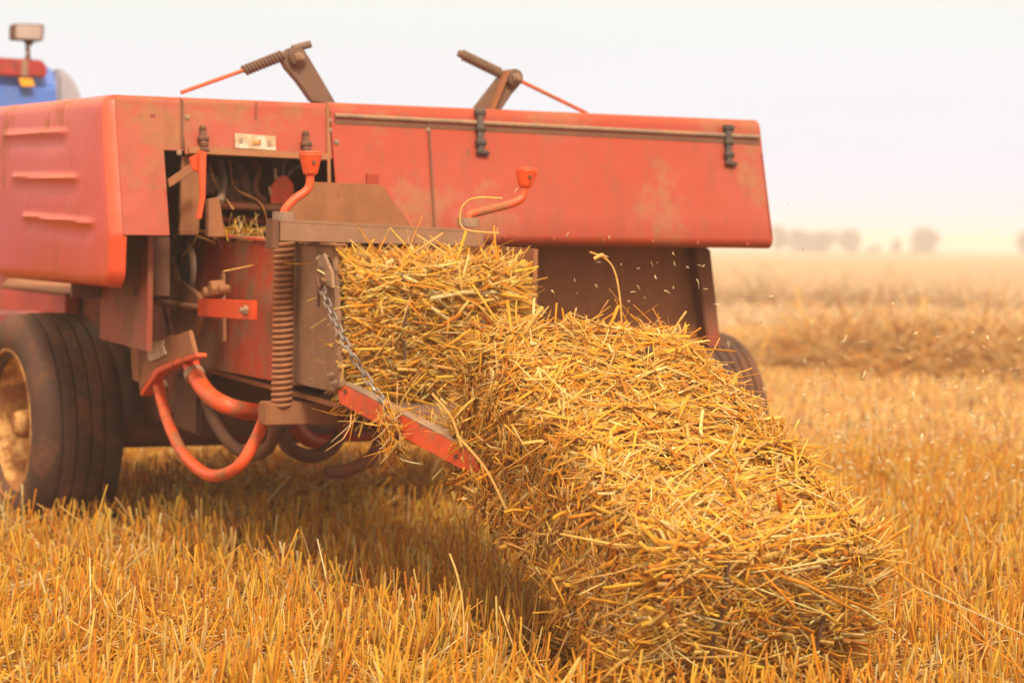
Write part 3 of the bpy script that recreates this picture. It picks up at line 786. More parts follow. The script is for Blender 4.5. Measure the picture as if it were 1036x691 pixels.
for (x, y, r, n_) in ((243, 196, 0.040, 14), (213, 186, 0.026, 10)):
    c = L(x, y, v=-0.90); bm = bmesh.new(); bm_tube(bm, [c, c + Vector((0.0, 0.03, 0))], r, 24)
    for k in range(n_):
        a = 2 * math.pi * k / n_; q = c + Vector((math.cos(a), 0, math.sin(a))) * (r + 0.003); bm_tube(bm, [q, q + Vector((0, 0.03, 0))], 0.005, 4)
    fin('sprocket', bm, M_steel, baler)
tube('twine_strand', [L(232, 162, v=-0.95), L(238, 190, v=-1.0), L(262, 204, v=-1.02), L(270, 222, v=-1.0)], 0.003, M_rim)
tube('twine_strand', [L(212, 162, v=-0.95), L(216, 182, v=-1.0), L(236, 212, v=-1.02)], 0.003, M_rim)
tube('twine_finger', [L(256, 164, v=-0.92), L(262, 172, v=-0.95), L(258, 192, v=-0.98), L(268, 204, v=-0.98)], 0.009, M_under)
for x in (352, 384, 462, 510, 560, 610, 660, 706, 756):
    y = 244 + (x - 480) * 0.03 - 5
    bm = bmesh.new(); bm_bolt(bm, L(x, y, pl=RPN), (0, -1, SL), 0.0045, 0.002); fin('rivet', bm, M_red, baler)
# dusty toggle latches, rubber latches, riveted plate
def latch(x, y0, y1, mat, s=1.0, rub=False):
    a = L(x, y0, pl=RPN); b = L(x + 1, y1, pl=RPN); out = Vector((0, -1, SL)).normalized()
    bm = bmesh.new(); w = 0.011 * s
    up = (a - b).normalized()
    bm_poly(bm, [a + Vector((-w, 0, 0)), b + Vector((-w * 0.8, 0, 0)), b + Vector((w * 0.8, 0, 0)), a + Vector((w, 0, 0))], out * 0.016)
    t = fin('latch', bm, mat, baler, bevel=0.003)
    for k in ((0.05, 1.5), (0.45, 1.25), (0.78, 1.35)) if rub else ((0.1, 0.9), (0.55, 1.7), (0.8, 1.2)):
        c = a.lerp(b, k[0]) + out * 0.012; bm = bmesh.new()
        bm_tube(bm, [c - Vector((w * k[1], 0, 0)), c + Vector((w * k[1], 0, 0))], 0.011 * s, 8); fin('latch_band', bm, mat, t, bevel=0.002)
    c = b + out * 0.012; bm = bmesh.new()
    bm_tube(bm, [c - Vector((w * 1.2, 0, 0)), c + Vector((w * (2.3 if rub else 1.8), 0, -0.004))], 0.008 * s, 8); fin('latch_tab', bm, mat, t, bevel=0.002)
latch(484, 113, 155, M_rubber, 1.0, True); latch(735, 129, 166, M_rubber, 1.0, True)
latch(204, 129, 152, M_dark, 0.8); latch(308, 134, 158, M_dark, 0.8)
npz = plate('maker_plate', [(237, 136), (278, 139), (278, 153.5), (237, 151)], 0.003, M_white, pl=RPN, out=0.009, bevel=0.0008)
tag(npz, 'worn illegible white plate riveted to the cover')
for k, (x0, x1, y) in enumerate(((241, 245, 143), (254, 263, 145), (269, 274, 146))):      # worn remains of print
    plate('worn_print', [(x0, y - 2.5), (x1, y - 2.3), (x1, y + 3), (x0, y + 3)], 0.0015, M_steel if k != 1 else M_rim, pl=RPN, out=0.0115, parent=npz, bevel=0)

# feeder springs standing above the cover
def top_arm(plate_pts, boss, v, spr, rod, tipp):
    a = plate('spring_arm', plate_pts, 0.03, M_arm, v=v, bevel=0.004)
    c = L(boss[0], boss[1], v=v); bm = bmesh.new(); bm_tube(bm, [c + Vector((0, -0.02, 0)), c + Vector((0, 0.05, 0))], 0.026, 16); fin('boss', bm, M_arm, a, bevel=0.004)
    bm = bmesh.new(); bm_bolt(bm, c + Vector((0, -0.02, 0)), (0, -1, 0), 0.014, 0.010); fin('bolt', bm, M_steel, a)
    p, q = L(*spr[0], v=v + 0.01), L(*spr[1], v=v + 0.01)
    coil('coil_spring', p, q, 0.0125, 0.0045, 12, M_arm, a)
    tube('spring_core', [p, q], 0.008, M_steel, a, sm=0)
    tube('pull_rod', [L(x, y, v=v + 0.01) for x, y in rod], 0.0058, M_orgw, a, sm=0)
    tube('rod_tip', [L(x, y, v=v + 0.01) for x, y in tipp], 0.011, M_arm, a, sm=0)
top_arm([(316, 104), (341, 106), (327, 82), (314, 60), (306, 48), (292, 49), (284, 60), (290, 70), (302, 84)], (300, 58), -0.95, ((247, 72), (287, 56)), [(183, 94), (248, 71)], [(296, 50), (314, 45)])
top_arm([(478, 114), (506, 114), (518, 96), (530, 82), (528, 73), (516, 71), (506, 78)], (519, 79), -0.95, ((468, 56), (507, 75)), [(522, 80), (594, 115)], [(464, 54), (476, 60)])
plate('arm_gusset', [(497, 112), (501, 112), (517, 72), (513, 72)], 0.05, M_dustred, v=-0.98)

# work left of the chamber: frame, metering disc, arm, bent bracket
plate('frame_side', [(62, 292), (172, 292), (172, 352), (208, 374), (206, 400), (150, 432), (96, 446), (62, 446)], 0.02, M_under, u=-0.66)
plate('frame_rib', [(120, 238), (172, 240), (172, 300), (136, 300)], 0.02, M_dark, v=-1.0)
plate('frame_side', [(0, 290), (8, 286), (66, 288), (66, 322), (0, 322)], 0.05, M_redL, u=-0.72, bevel=0.004)
plate('front_bracket', [(-14, 225), (6, 228), (9, 292), (-14, 292)], 0.05, M_red, u=-0.86, bevel=0.004)
plate('frame_shelf', [(8, 285), (118, 285), (130, 296), (66, 300), (0, 292)], 0.01, M_dusty, w=L(66, 292, u=-0.80).z)
plate('stay', [(168, 250), (173, 250), (162, 300), (170, 338), (165, 340), (157, 300)], 0.012, M_dusty, u=UC - 0.03)
tube('stay_rod', [L(128, 262, u=UC - 0.12), L(132, 300, u=UC - 0.12), L(136, 342, u=UC - 0.12)], 0.012, M_dustred, sm=0)
plate('stay_foot', [(131, 338), (139, 338), (141, 388), (134, 384)], 0.02, M_dusty, u=UC - 0.12)
dc = L(186, 272, u=UC - 0.05); bm = bmesh.new()
bm_tube(bm, [dc + Vector((0, 0, 0)), dc + Vector((0.015, 0, 0))], [0.078, 0.078], 40); disc = fin('metering_disc', bm, M_steel, baler, bevel=0.004)
for rr in (0.05, 0.066):
    bm = bmesh.new(); bm_tube(bm, [dc + Vector((-0.002, rr * math.cos(a), rr * math.sin(a))) for a in np.linspace(0, 6.283, 40)[:-1]], 0.003, 6, closed=True); fin('disc_ring', bm, M_rubber, disc, smooth=True)
plate('pivot_plate', [(172, 258), (178, 282), (198, 296), (202, 304), (198, 340), (190, 344), (178, 332), (176, 310), (168, 300), (170, 290)], 0.016, M_dusty, u=UC - 0.075, bevel=0.003)
arm = plate('arm_plate', [(200, 302), (256, 304), (256, 324), (200, 320)], 0.012, M_org, u=UC - 0.09, bevel=0.002)
tag(arm, 'clean bright orange arm plate')
bm = bmesh.new(); bm_bolt(bm, L(250, 314, u=UC - 0.09), (-1, 0, 0), 0.013, 0.012); fin('bolt', bm, M_steel, arm)
#tube('arm_spacer', [L(248, 314, u=UC - 0.08), L(248, 314, u=UC - 0.08) + Vector((0.085, 0, 0))], 0.014, M_dark, sm=0)
tube('cross_shaft', [L(142, 303, u=UC - 0.08), L(204, 312, u=UC - 0.08)], 0.010, M_dusty, sm=0)
for (x, y, r, h) in ((176, 309, 0.016, 0.05), (187, 311, 0.013, 0.04), (212, 292, 0.024, 0.04), (205, 296, 0.017, 0.05), (221, 293, 0.014, 0.03)):
    bm = bmesh.new(); c = L(x, y, u=UC - 0.09); bm_tube(bm, [c + Vector((h, 0, 0)), c], [r, r * 0.9], 8); fin('pivot_nut', bm, M_dusty, baler, bevel=0.002)
plate('slot_strap', [(222, 276), (225, 276), (226, 346), (222, 346)], 0.01, M_dustred, u=UC - 0.02)
# bent bracket with its worn sticker: three flats
Ub = UC - 0.16
bp = [(140, 393), (147, 352), (166, 341), (180, 338), (191, 334), (197, 358), (178, 364), (158, 372), (142, 396)]
br = plate('bent_bracket', bp, 0.012, M_dustred, u=Ub, bevel=0.003)
tag(br, 'bent bracket carrying a torn white sticker')
plate('bracket_lip', [(141, 397), (157, 372), (178, 363), (198, 357), (199, 361), (180, 368), (160, 377), (143, 401)], 0.03, M_orgw, u=Ub - 0.006, bevel=0.002)
plate('sticker', [(149, 350), (158, 345), (167, 344), (166, 350), (169, 358), (160, 363), (151, 366)], 0.002, M_white, u=Ub, out=0.003, parent=br, bevel=0)
# hoses
def hose(name, pts, r, mat, u):
    return tube(name, [L(x, y, u=(u if not isinstance(u, list) else u[i])) for i, (x, y) in enumerate(pts)], r, mat, sm=8, sides=16)
hose('loop_pipe', [(158, 372), (162, 398), (172, 432), (188, 462), (213, 481), (240, 473), (258, 446), (270, 418)], 0.0165, M_orgw, [Ub + 0.02] * 5 + [Ub + 0.04, Ub + 0.08, Ub + 0.10])
hose('loop_pipe', [(190, 358), (198, 380), (212, 400), (234, 412), (258, 417), (278, 418)], 0.0235, M_orgw, [Ub + 0.03] * 3 + [Ub + 0.06, Ub + 0.16, Ub + 0.30])
for pts_, r_ in (((161, 388), 0.022), ((196, 376), 0.029)):
    c = L(*pts_, u=Ub + 0.03); c2 = L(pts_[0] + (2 if pts_[0] < 200 else -4), pts_[1] + (7 if pts_[0] < 200 else 6), u=Ub + 0.03); bm = bmesh.new(); bm_tube(bm, [c, c2], r_, 16); fin('pipe_collar', bm, M_steel, baler, bevel=0.002)
hose('twine_tube', [(198, 352), (204, 385), (214, 420), (232, 448), (254, 460), (272, 452), (280, 425), (282, 405)], 0.017, M_dark, UC + 0.02)
# under the chamber: axle beam, pickup drum, bowed straps
def lat(name, x0, y0, u1, r, mat, v, sides=20):
    a = L(x0, y0, v=v); return tube(name, [a, Vector((u1, v, a.z))], r, mat, sm=0, sides=sides)
lat('axle_beam', 104, 436, 1.5, 0.055, M_under, -0.1)
lat('pickup_drum', 150, 402, 1.2, 0.10, M_under, 0.35, 28)
bm = bmesh.new(); a = L(200, 400, v=-0.75); bm_box(bm, (a.x, -0.75, a.z - 0.12), (1.0, -0.5, a.z + 0.05)); fin('drawer_box', bm, M_dark, baler, bevel=0.01)
def arc(name, pts, r, mat, v): return tube(name, [L(x, y, v=v) for x, y in pts], r, mat, sm=8)
arc('bowed_strap', [(284, 436), (292, 452), (312, 461), (332, 456), (345, 440)], 0.02, M_dark, -1.1)
arc('bowed_strap', [(386, 440), (378, 460), (356, 474), (330, 478)], 0.02, M_under, -0.9)
arc('bowed_strap', [(298, 430), (312, 444), (335, 446), (352, 434)], 0.024, M_red, -0.9)
arc('bowed_strap', [(350, 440), (380, 438), (400, 434)], 0.022, M_red, -0.7)
plate('under_plate', [(345, 404), (382, 410), (388, 436), (345, 432)], 0.01, M_dark, v=-1.7)

# chute: left rail, right rail, floor
ra = Vector((UC - 0.012, VE + 0.03, 0)); rb = Vector((-0.585, -2.50, 0))
nn = Vector((0, 0, 1)).cross((rb - ra).normalized()); 
if nn.x < 0: nn = -nn
RL = (nn, nn.dot(ra))
P4 = [L(x, y, pl=RL) for x, y in ((340, 384), (484, 459), (484, 484), (343, 408))]
print('rail', P4)
bm = bmesh.new(); bm_poly(bm, P4, nn * 0.008); rail = fin('chute_rail', bm, M_orgw, baler, bevel=0.002)
tag(rail, 'bright orange left rail of the bale chute')
bm = bmesh.new(); bm_poly(bm, [P4[0] + Vector((0, 0, 0.001)), P4[1] + Vector((0, 0, 0.001)), P4[1] + nn * 0.03 + Vector((0, 0, 0.001)), P4[0] + nn * 0.03 + Vector((0, 0, 0.001))], Vector((0, 0, -0.004))); fin('rail_flange', bm, M_steel, rail)
for x, y in ((462, 462), (350, 396)):
    bm = bmesh.new(); bm_bolt(bm, L(x, y, pl=RL), -nn, 0.006, 0.004); fin('bolt', bm, M_dark, rail)
fl = [P4[3] + nn * 0.009 + Vector((0, 0, 0.0)), P4[2] + nn * 0.009 + Vector((0, 0, 0.012))]
bm = bmesh.new(); bm_poly(bm, [fl[0], fl[1], fl[1] + Vector((0.38, 0, 0)), fl[0] + Vector((0.50, 0, 0))], Vector((0, 0, -0.006))); fin('chute_floor', bm, M_arm, baler)
Q = [Vector((2 * (UC + CW_ / 2) - p.x, p.y, p.z)) for p in P4]
bm = bmesh.new(); bm_poly(bm, Q, Vector((0.008, 0, 0))); fin('chute_rail', bm, M_orgw, baler, bevel=0.002)
# chain from the lug to the rail
cp = smoothpath([L(325, 290, u=UC - 0.03), L(336, 318, u=UC - 0.034), L(352, 352, u=UC - 0.034), L(368, 378, pl=(nn, RL[1] - 0.03)), L(386, 404, pl=(nn, RL[1] - 0.02)), L(397, 420, pl=(nn, RL[1] - 0.014))], 20)
tot = sum((cp[i + 1] - cp[i]).length for i in range(len(cp) - 1)); nl = 17; bm = bmesh.new(); acc = 0; j = 0; pts = []
for k in range(nl + 1):
    tgt = tot * k / nl
    while j < len(cp) - 2 and acc + (cp[j + 1] - cp[j]).length < tgt: acc += (cp[j + 1] - cp[j]).length; j += 1
    sg = (cp[j + 1] - cp[j]); pts.append(cp[j] + sg * ((tgt - acc) / max(sg.length, 1e-6)))
for k in range(nl):
    a, b = pts[k], pts[k + 1]; t = (b - a).normalized(); s = t.cross(Vector((1, 0, 0))).normalized(); s2 = t.cross(s)
    s = (s + s2).normalized() if k % 2 else (s - s2).normalized(); ex = t * 0.004
    hw = 0.0075; lp = []
    for q in range(16):
        an = 2 * math.pi * q / 16; c_, s_ = math.cos(an), math.sin(an); hl = (b - a).length / 2 + 0.004 - hw
        lp.append((a + b) / 2 + t * (c_ * hw + (hl if c_ > 0 else -hl)) + s * s_ * hw)
    bm_tube(bm, lp, 0.0027, 6, closed=True)
fin('chain', bm, M_chain, baler, smooth=True)
tube('chain_hook', [L(324, 272, u=UC - 0.03), L(321, 280, u=UC - 0.035), L(324, 291, u=UC - 0.036), L(328, 284, u=UC - 0.034)], 0.0045, M_dark)
tube('chain_pin', [L(324, 270, u=UC - 0.03), L(322, 310, u=UC - 0.03)], 0.004, M_dark, sm=0)

# wheels
def wheel(u, v, rad, half, label=None):
    w = empty('wheel', (u, v, rad - 0.012), baler)
    if label: tag(w, label); w.rotation_euler = (0, 0, R(5))
    R0 = rad; hw = half; prof = []
    # tread with five ribs, shoulder, bulged side wall, bead
    prof += [(rad * 0.60, -hw * 0.86), (rad * 0.65, -hw * 0.96), (rad * 0.74, -hw * 1.06), (rad * 0.84, -hw * 1.08), (rad * 0.93, -hw * 1.00), (rad * 0.968, -hw * 0.86)]
    nr = 5
    x0 = -hw * 0.86; step = 2 * hw * 0.86 / nr
    for k in range(nr):
        a = x0 + k * step; cr = lambda x: rad * (1 - 0.03 * (x / hw) ** 2)
        g = step * 0.12
        if k: prof += [(cr(a) - 0.011, a + g * 0.2), (cr(a + g) - 0.001, a + g)]
        prof += [(cr(a + step / 2), a + step / 2)]
        if k < nr - 1: prof += [(cr(a + step - g) - 0.001, a + step - g), (cr(a + step) - 0.011, a + step - g * 0.2)]
    prof += [(rad * 0.968, hw * 0.86), (rad * 0.93, hw * 1.00), (rad * 0.84, hw * 1.08), (rad * 0.74, hw * 1.06), (rad * 0.65, hw * 0.96), (rad * 0.60, hw * 0.86)]
    bm = bmesh.new(); bm_lathe(bm, prof, (0, 0, 0), (1, 0, 0), 72); fin('tyre', bm, M_tyre, w, smooth=True)
    rp_ = [(0.595, -0.93), (0.60, -0.86), (0.535, -0.82), (0.51, -0.60), (0.47, -0.50), (0.44, -0.1), (0.34, 0.02), (0.20, 0.0), (0.10, -0.05), (0.10, 0.02), (0.22, 0.08), (0.36, 0.10), (0.46, 0.0), (0.49, -0.40), (0.525, 0.60), (0.535, 0.82), (0.60, 0.86), (0.595, 0.93), (0.545, 0.90), (0.535, 0.60), (0.50, -0.40), (0.53, -0.60), (0.555, -0.90)]
    bm = bmesh.new(); bm_lathe(bm, [(r * rad * (1.13 if r > 0.4 else 1), h * hw) for r, h in rp_], (0, 0, 0), (1, 0, 0), 48); rim = fin('rim', bm, M_rim, w, smooth=True)
    bm = bmesh.new(); bm_lathe(bm, [(0.002, -0.86 * hw), (0.09 * rad, -0.84 * hw), (0.125 * rad, -0.74 * hw), (0.14 * rad, -0.3 * hw), (0.20 * rad, -0.22 * hw), (0.20 * rad, 0.3 * hw), (0.002, 0.3 * hw)], (0, 0, 0), (1, 0, 0), 24)
    fin('hub', bm, M_rim, w, smooth=True)
    bm = bmesh.new(); bm_tube(bm, [Vector((-hw * 0.97, math.cos(a) * rad * 0.665, math.sin(a) * rad * 0.665)) for a in np.linspace(0, 2 * math.pi, 49)[:-1]], 0.0075, 8, closed=True); fin('rim_lip', bm, M_rim, rim, smooth=True)
    for k in range(5):
        a = 2 * math.pi * k / 5; bm = bmesh.new(); bm_bolt(bm, (-0.0 * hw, 0.30 * rad * math.cos(a), 0.30 * rad * math.sin(a)), (-1, 0, 0), 0.011, 0.014); fin('wheel_nut', bm, M_dark, rim)
WR = 0.352
wheel(-0.935, 0.0, WR, 0.132, 'left wheel with a ribbed tyre and a rusty cream rim')
wheel(1.455, 0.0, 0.318, 0.10)

# drawbar running forward to the tractor
tube('drawbar', [Vector((-0.45, 0.3, 0.62)), Vector((-0.9, 1.6, 0.55)), Vector((-1.35, 3.0, 0.5))], 0.06, M_red, sm=4, sides=8)

# ================================================================== THE TRACTOR (its right rear wing shows past the baler)
TY = 3.7
tr = empty('tractor', mw=MM @ Matrix.Translation((-1.62, TY, 0)))
tag(tr, 'blue tractor with a red tail light strip, mostly hidden behind the baler', 'tractor')
def T(x, y, v): return L(x, y, v=TY + v) - Vector((-1.62, TY, 0))
def tfin(name, bm, mat, parent=None, **k): return fin(name, bm, mat, parent or tr, **k)
pz = T(28, 64, -0.85)
wingtop = pz.z; print('wing', pz, T(58, 66, -0.85), T(80, 92, -0.6), T(0, 77, -0.85))
xr = T(57, 80, -0.85).x
for s in (1, -1):                                                # mudguards
    x1 = xr; x0 = xr - 0.42
    cxs = xr - 1.35
    prof = [(-0.86, wingtop - 0.75), (-0.86, wingtop - 0.10), (-0.80, wingtop - 0.02), (-0.68, wingtop + 0.005), (0.1, wingtop + 0.02), (0.5, wingtop - 0.08), (0.78, wingtop - 0.4)]
    bm = bmesh.new(); lp = prof + [(v * 0.97 + (0.02 if v < 0 else -0.01), w - 0.02) for v, w in prof[::-1]]
    pts = [Vector((x0 if s == 1 else 2 * cxs - x0, v, w)) for v, w in lp]
    bm_poly(bm, pts, Vector((0.42 * s, 0, 0))); tfin('mudguard', bm, M_blue, bevel=0.012)
    rw = (wingtop - 0.06) / 2
    w_ = empty('wheel', ((xr + 0.02) if s == 1 else 2 * cxs - xr - 0.02, -0.0, rw), tr)
    hw = 0.18; bm = bmesh.new()
    bm_lathe(bm, [(rw * .55, -hw * .8), (rw * .8, -hw * 1.05), (rw * .93, -hw), (rw * .96, 0), (rw * .93, hw), (rw * .8, hw * 1.05), (rw * .55, hw * .8)], (0, 0, 0), (1, 0, 0), 56)
    for k in range(22):
        for q in (-1, 1):
            a = 2 * math.pi * (k + (0.5 if q > 0 else 0)) / 22
            pa = Vector((0, math.cos(a), math.sin(a))) * rw * 0.95; pb = Vector((0, math.cos(a + 0.2), math.sin(a + 0.2))) * rw * 0.92 + Vector((q * hw, 0, 0))
            bm_tube(bm, [pa, pb], 0.03, 4)
    tfin('tyre', bm, M_tyre, w_, smooth=False)
    bm = bmesh.new(); bm_lathe(bm, [(rw * .57, -hw * .8), (rw * .5, -hw * .3), (rw * .15, 0.02), (rw * .15, 0.06), (rw * .5, 0.05), (rw * .57, hw * .8)], (0, 0, 0), (1, 0, 0), 40); tfin('rim', bm, M_white, w_, smooth=True)
# rounded grey cap outside the right wing
cp_ = T(60, 90, -0.80); bm = bmesh.new()
pts = [T(57, 69, -0.80), T(64, 71, -0.80), T(71, 76, -0.80), T(77, 84, -0.80), T(82, 95, -0.80), T(84, 110, -0.80), T(57, 110, -0.80)]
bm_poly(bm, pts, Vector((0, 0.5, 0))); tfin('wing_extension', bm, M_lilac, bevel=0.02, seg=3)
# tail light strip on the back of the wing
pts = [T(-40, 56, -0.90), T(41, 61, -0.90), T(46, 64, -0.90), T(48, 70, -0.90), T(47, 79, -0.90), T(-40, 75, -0.90)]
bm = bmesh.new(); bm_poly(bm, pts, Vector((0, 0.045, 0))); tl = tfin('tail_light', bm, M_lampred, bevel=0.008, seg=3)
pts = [T(22, 61, -0.905), T(28, 61.5, -0.905), T(28, 78, -0.905), T(22, 77, -0.905)]
bm = bmesh.new(); bm_poly(bm, pts, Vector((0, 0.01, 0))); tfin('light_divider', bm, M_steel, tl)
pts = [T(19, 79, -0.90), T(33, 80, -0.90), T(36, 88, -0.90), T(22, 88, -0.90)]
bm = bmesh.new(); bm_poly(bm, pts, Vector((0, 0.012, 0))); tfin('reflector', bm, M_amber, bevel=0.003)
# work lamp on its stalk
wl = empty('work_lamp', T(28, 60, -0.86), tr); o0 = T(28, 60, -0.86)
pts = [T(14, 24, -0.90) - o0, T(45, 25, -0.90) - o0, T(44, 42, -0.90) - o0, T(13.5, 40.5, -0.90) - o0]
bm = bmesh.new(); bm_poly(bm, rounded(pts, 0.012), Vector((0, 0.09, 0))); fin('lamp_housing', bm, M_dark, wl, bevel=0.004)
cen = sum(pts, Vector()) / 4; p2 = [cen + (p - cen) * 0.86 + Vector((0, -0.006, 0)) for p in pts]
bm = bmesh.new(); bm_poly(bm, rounded(p2, 0.01), Vector((0, 0.008, 0))); fin('lamp_lens', bm, M_lens, wl, bevel=0.002)
q = lambda x, y: T(x, y, -0.86) - o0
bm = bmesh.new(); bm_tube(bm, [q(29, 41), q(29, 44), q(28, 47), q(28, 50), q(28.5, 54), q(28, 60)], [0.02, 0.022, 0.008, 0.012, 0.008, 0.016], 8); fin('lamp_stalk', bm, M_dark, wl, smooth=True)
# body, bonnet, seat, steering wheel, front wheels
cxm = xr - 1.35
bm = bmesh.new(); bm_box(bm, (cxm - 0.30, -0.7, 0.55), (cxm + 0.30, 0.8, 0.95)); tfin('rear_axle_housing', bm, M_blue, bevel=0.04)
bm = bmesh.new(); bm_box(bm, (cxm - 0.30, 0.8, 0.70), (cxm + 0.30, 2.7, wingtop - 0.02)); tfin('bonnet', bm, M_blue, bevel=0.06, seg=3)
bm = bmesh.new(); bm_box(bm, (cxm - 0.24, 2.69, 0.78), (cxm + 0.24, 2.72, wingtop - 0.12)); tfin('grille', bm, M_rubber, bevel=0.01)
bm = bmesh.new(); bm_box(bm, (cxm - 0.24, -0.35, 0.95), (cxm + 0.24, 0.1, 1.08)); seat = tfin('seat', bm, M_rubber, bevel=0.03)
bm = bmesh.new(); bm_box(bm, (cxm - 0.22, -0.42, 1.08), (cxm + 0.22, -0.34, 1.32)); fin('seat_back', bm, M_rubber, seat, bevel=0.03)
bm = bmesh.new(); bm_tube(bm, [Vector((cxm + 0.19 * math.cos(a), 0.55 + 0.12 * math.sin(a), wingtop + 0.0 + 0.1 * math.sin(a))) for a in np.linspace(0, 6.283, 28)[:-1]], 0.013, 8, closed=True)
bm_tube(bm, [Vector((cxm, 0.85, wingtop - 0.2)), Vector((cxm, 0.55, wingtop))], 0.015, 8); tfin('steering_wheel', bm, M_rubber, smooth=True)
for s in (1, -1):
    w_ = empty('front_wheel', (cxm + s * 0.68, 2.3, 0.40), tr)
    bm = bmesh.new(); bm_lathe(bm, [(.22, -.09), (.36, -.11), (.40, -.06), (.405, 0), (.40, .06), (.36, .11), (.22, .09)], (0, 0, 0), (1, 0, 0), 40); fin('tyre', bm, M_tyre, w_, smooth=True)
    bm = bmesh.new(); bm_lathe(bm, [(.23, -.08), (.18, 0), (.03, .0), (.03, .03), (.18, .03), (.23, .08)], (0, 0, 0), (1, 0, 0), 28); fin('rim', bm, M_white, w_, smooth=True)
bm = bmesh.new(); bm_box(bm, (cxm - 0.6, 2.25, 0.36), (cxm + 0.6, 2.35, 0.46)); tfin('front_axle', bm, M_steel, bevel=0.01)

# ================================================================== THE BALES
def bale(name, C, a, b, n, Ls, Ws, Hs, cnt, label, faces, seed, fuzz=1.0, parent=None, group='freshly pressed straw bales', sw=0.0067, rad=0.045, keep=0.8, lump=0.012):
    """local x runs along the bale (towards its near end), y across it, z up through it"""
    Mw = Matrix(((a.x, b.x, n.x, C.x), (a.y, b.y, n.y, C.y), (a.z, b.z, n.z, C.z), (0, 0, 0, 1)))
    root = empty(name, mw=Mw); tag(root, label, 'straw bale', group)
    h = np.array([Ls / 2, Ws / 2, Hs / 2])
    def surf(p):
        """box point -> rounded, lumpy surface point and its normal"""
        q = np.clip(p, -(h - rad), h - rad); d = norm(p - q); s = q + d * rad
        fl = np.abs(np.sin(s[:, 0] * math.pi / 0.115 + 1.5 * lumps(s, 5, seed + 1))) ** 0.7             # flakes: ridges across the bale
        side = 1 - np.abs(d[:, 0])
        bump = lump * lumps(s, 9, seed) + 0.008 * lumps(s, 23, seed + 3) + 0.015 * (fl - 0.6) * side
        nr = np.abs(d[:, 0]) + np.abs(d[:, 2])                                                        # twine pinches it in
        for ty in (-0.23, 0.22):
            bump -= 0.024 * np.exp(-((s[:, 1] - ty * Ws) / 0.022) ** 2) * np.clip(nr, 0, 1)
        bump += 0.02 * np.abs(d[:, 0]) * (1 - (s[:, 1] / h[1]) ** 2) * (1 - (s[:, 2] / h[2]) ** 2)       # end bulges
        return s + d * bump[:, None], d
    # solid heart
    bm = bmesh.new(); bmesh.ops.create_cube(bm, size=2.0); bmesh.ops.subdivide_edges(bm, edges=bm.edges, cuts=23, use_grid_fill=True)
    P = np.array([v.co[:] for v in bm.verts]) * h; s, d = surf(P + 1e-6)
    s = s - d * 0.016
    for v, c in zip(bm.verts, s): v.co = c
    body = fin('packed_core', bm, M_core, root, smooth=True)
    # straw skin
    Ps, Ds, Ls_, Wd, Ns, Tn = [], [], [], [], [], []
    ax = {'near': (0, 1), 'far': (0, -1), 'left': (1, -1), 'right': (1, 1), 'top': (2, 1), 'bottom': (2, -1)}
    for f, share in faces.items():
        m = int(cnt * share); k, sg = ax[f]; P = rng.uniform(-1, 1, (m, 3)) * h; P[:, k] = sg * h[k]
        s, d = surf(P)
        o1, o2 = [i for i in range(3) if i != k]
        if f in ('near', 'far'): ang = np.where(rng.random(m) < 0.80, rng.normal(0, 0.33, m), rng.uniform(-1.6, 1.6, m)); ln = rng.gamma(5, 0.026, m).clip(0.03, 0.30); t1, t2 = 1, 2
        elif f in ('left', 'right'): ang = rng.normal(1.3, 0.62, m); ln = rng.gamma(3.5, 0.018, m).clip(0.018, 0.16); t1, t2 = 0, 2
        else: ang = np.where(rng.random(m) < 0.40, rng.normal(1.5, 0.42, m), rng.uniform(0, 3.14, m)); ln = rng.gamma(4, 0.021, m).clip(0.02, 0.22); t1, t2 = 0, 1
        D = np.zeros((m, 3)); D[:, t1] = np.cos(ang); D[:, t2] = np.sin(ang); D *= rng.choice([-1, 1], m)[:, None]
        out = np.abs(rng.normal(0, 0.13 if f in ('near', 'far') else 0.20, m)) * rng.choice([-0.4, 1], m)
        wild = rng.random(m) < 0.022 * fuzz; out = np.where(wild, rng.uniform(0.5, 1.6, m), out); ln = np.where(wild, np.minimum(ln, 0.085), ln)
        D = D - d * (D * d).sum(1)[:, None] + d * out[:, None]; D = norm(D)
        lay = rng.uniform(-0.018, 0.009, m)
        st = s - D * (ln * rng.uniform(0.2, 0.8, m))[:, None] * np.where(wild, 0.2, 1)[:, None] + d * lay[:, None]
        # keep starts from hanging far off the edges
        lim = h + 0.016; st = np.clip(st, -lim, lim)
        en = st + D * ln[:, None]; over = en - np.clip(en, -lim, lim); tame = (rng.random(m) < keep) & ~wild
        st = np.where(tame[:, None], st - over, st)
        w = sw * rng.gamma(3, 0.33, m).clip(0.25, 2.4)
        idx = rng.choice(len(PAL), m, p=PW_BALE); tn = PAL[idx] * rng.uniform(0.76, 1.12, (m, 1))
        if f in ('left', 'right'): tn = tn * np.array([[0.97, 0.93, 0.86]])
        Ps.append(st); Ds.append(D); Ls_.append(ln); Wd.append(w); Ns.append(d); Tn.append(tn)
    Tn = [(0.90 * t + 0.10 * np.array([[0.95, 0.76, 0.30]])) * np.array([[1.03, 1.0, 0.82]]) for t in Tn]; cat = np.concatenate
    sk = strand_mesh('straw_skin', cat(Ps), cat(Ds), cat(Ls_), cat(Wd), cat(Ns), M_straw, seg=3, sides=4, bend=0.2, flat=0.28, parent=root, tones=cat(Tn), kink=0.25)
    sk['kind'] = 'stuff'
    # fine chaff and broken leaf between the stems
    m = int(cnt * 1.1); fs = list(faces); ps = np.array([faces[f] for f in fs]); ps /= ps.sum(); fi = rng.choice(len(fs), m, p=ps)
    P = rng.uniform(-1, 1, (m, 3)) * h
    for j, f in enumerate(fs):
        k, sg = ax[f]; P[fi == j, k] = sg * h[k]
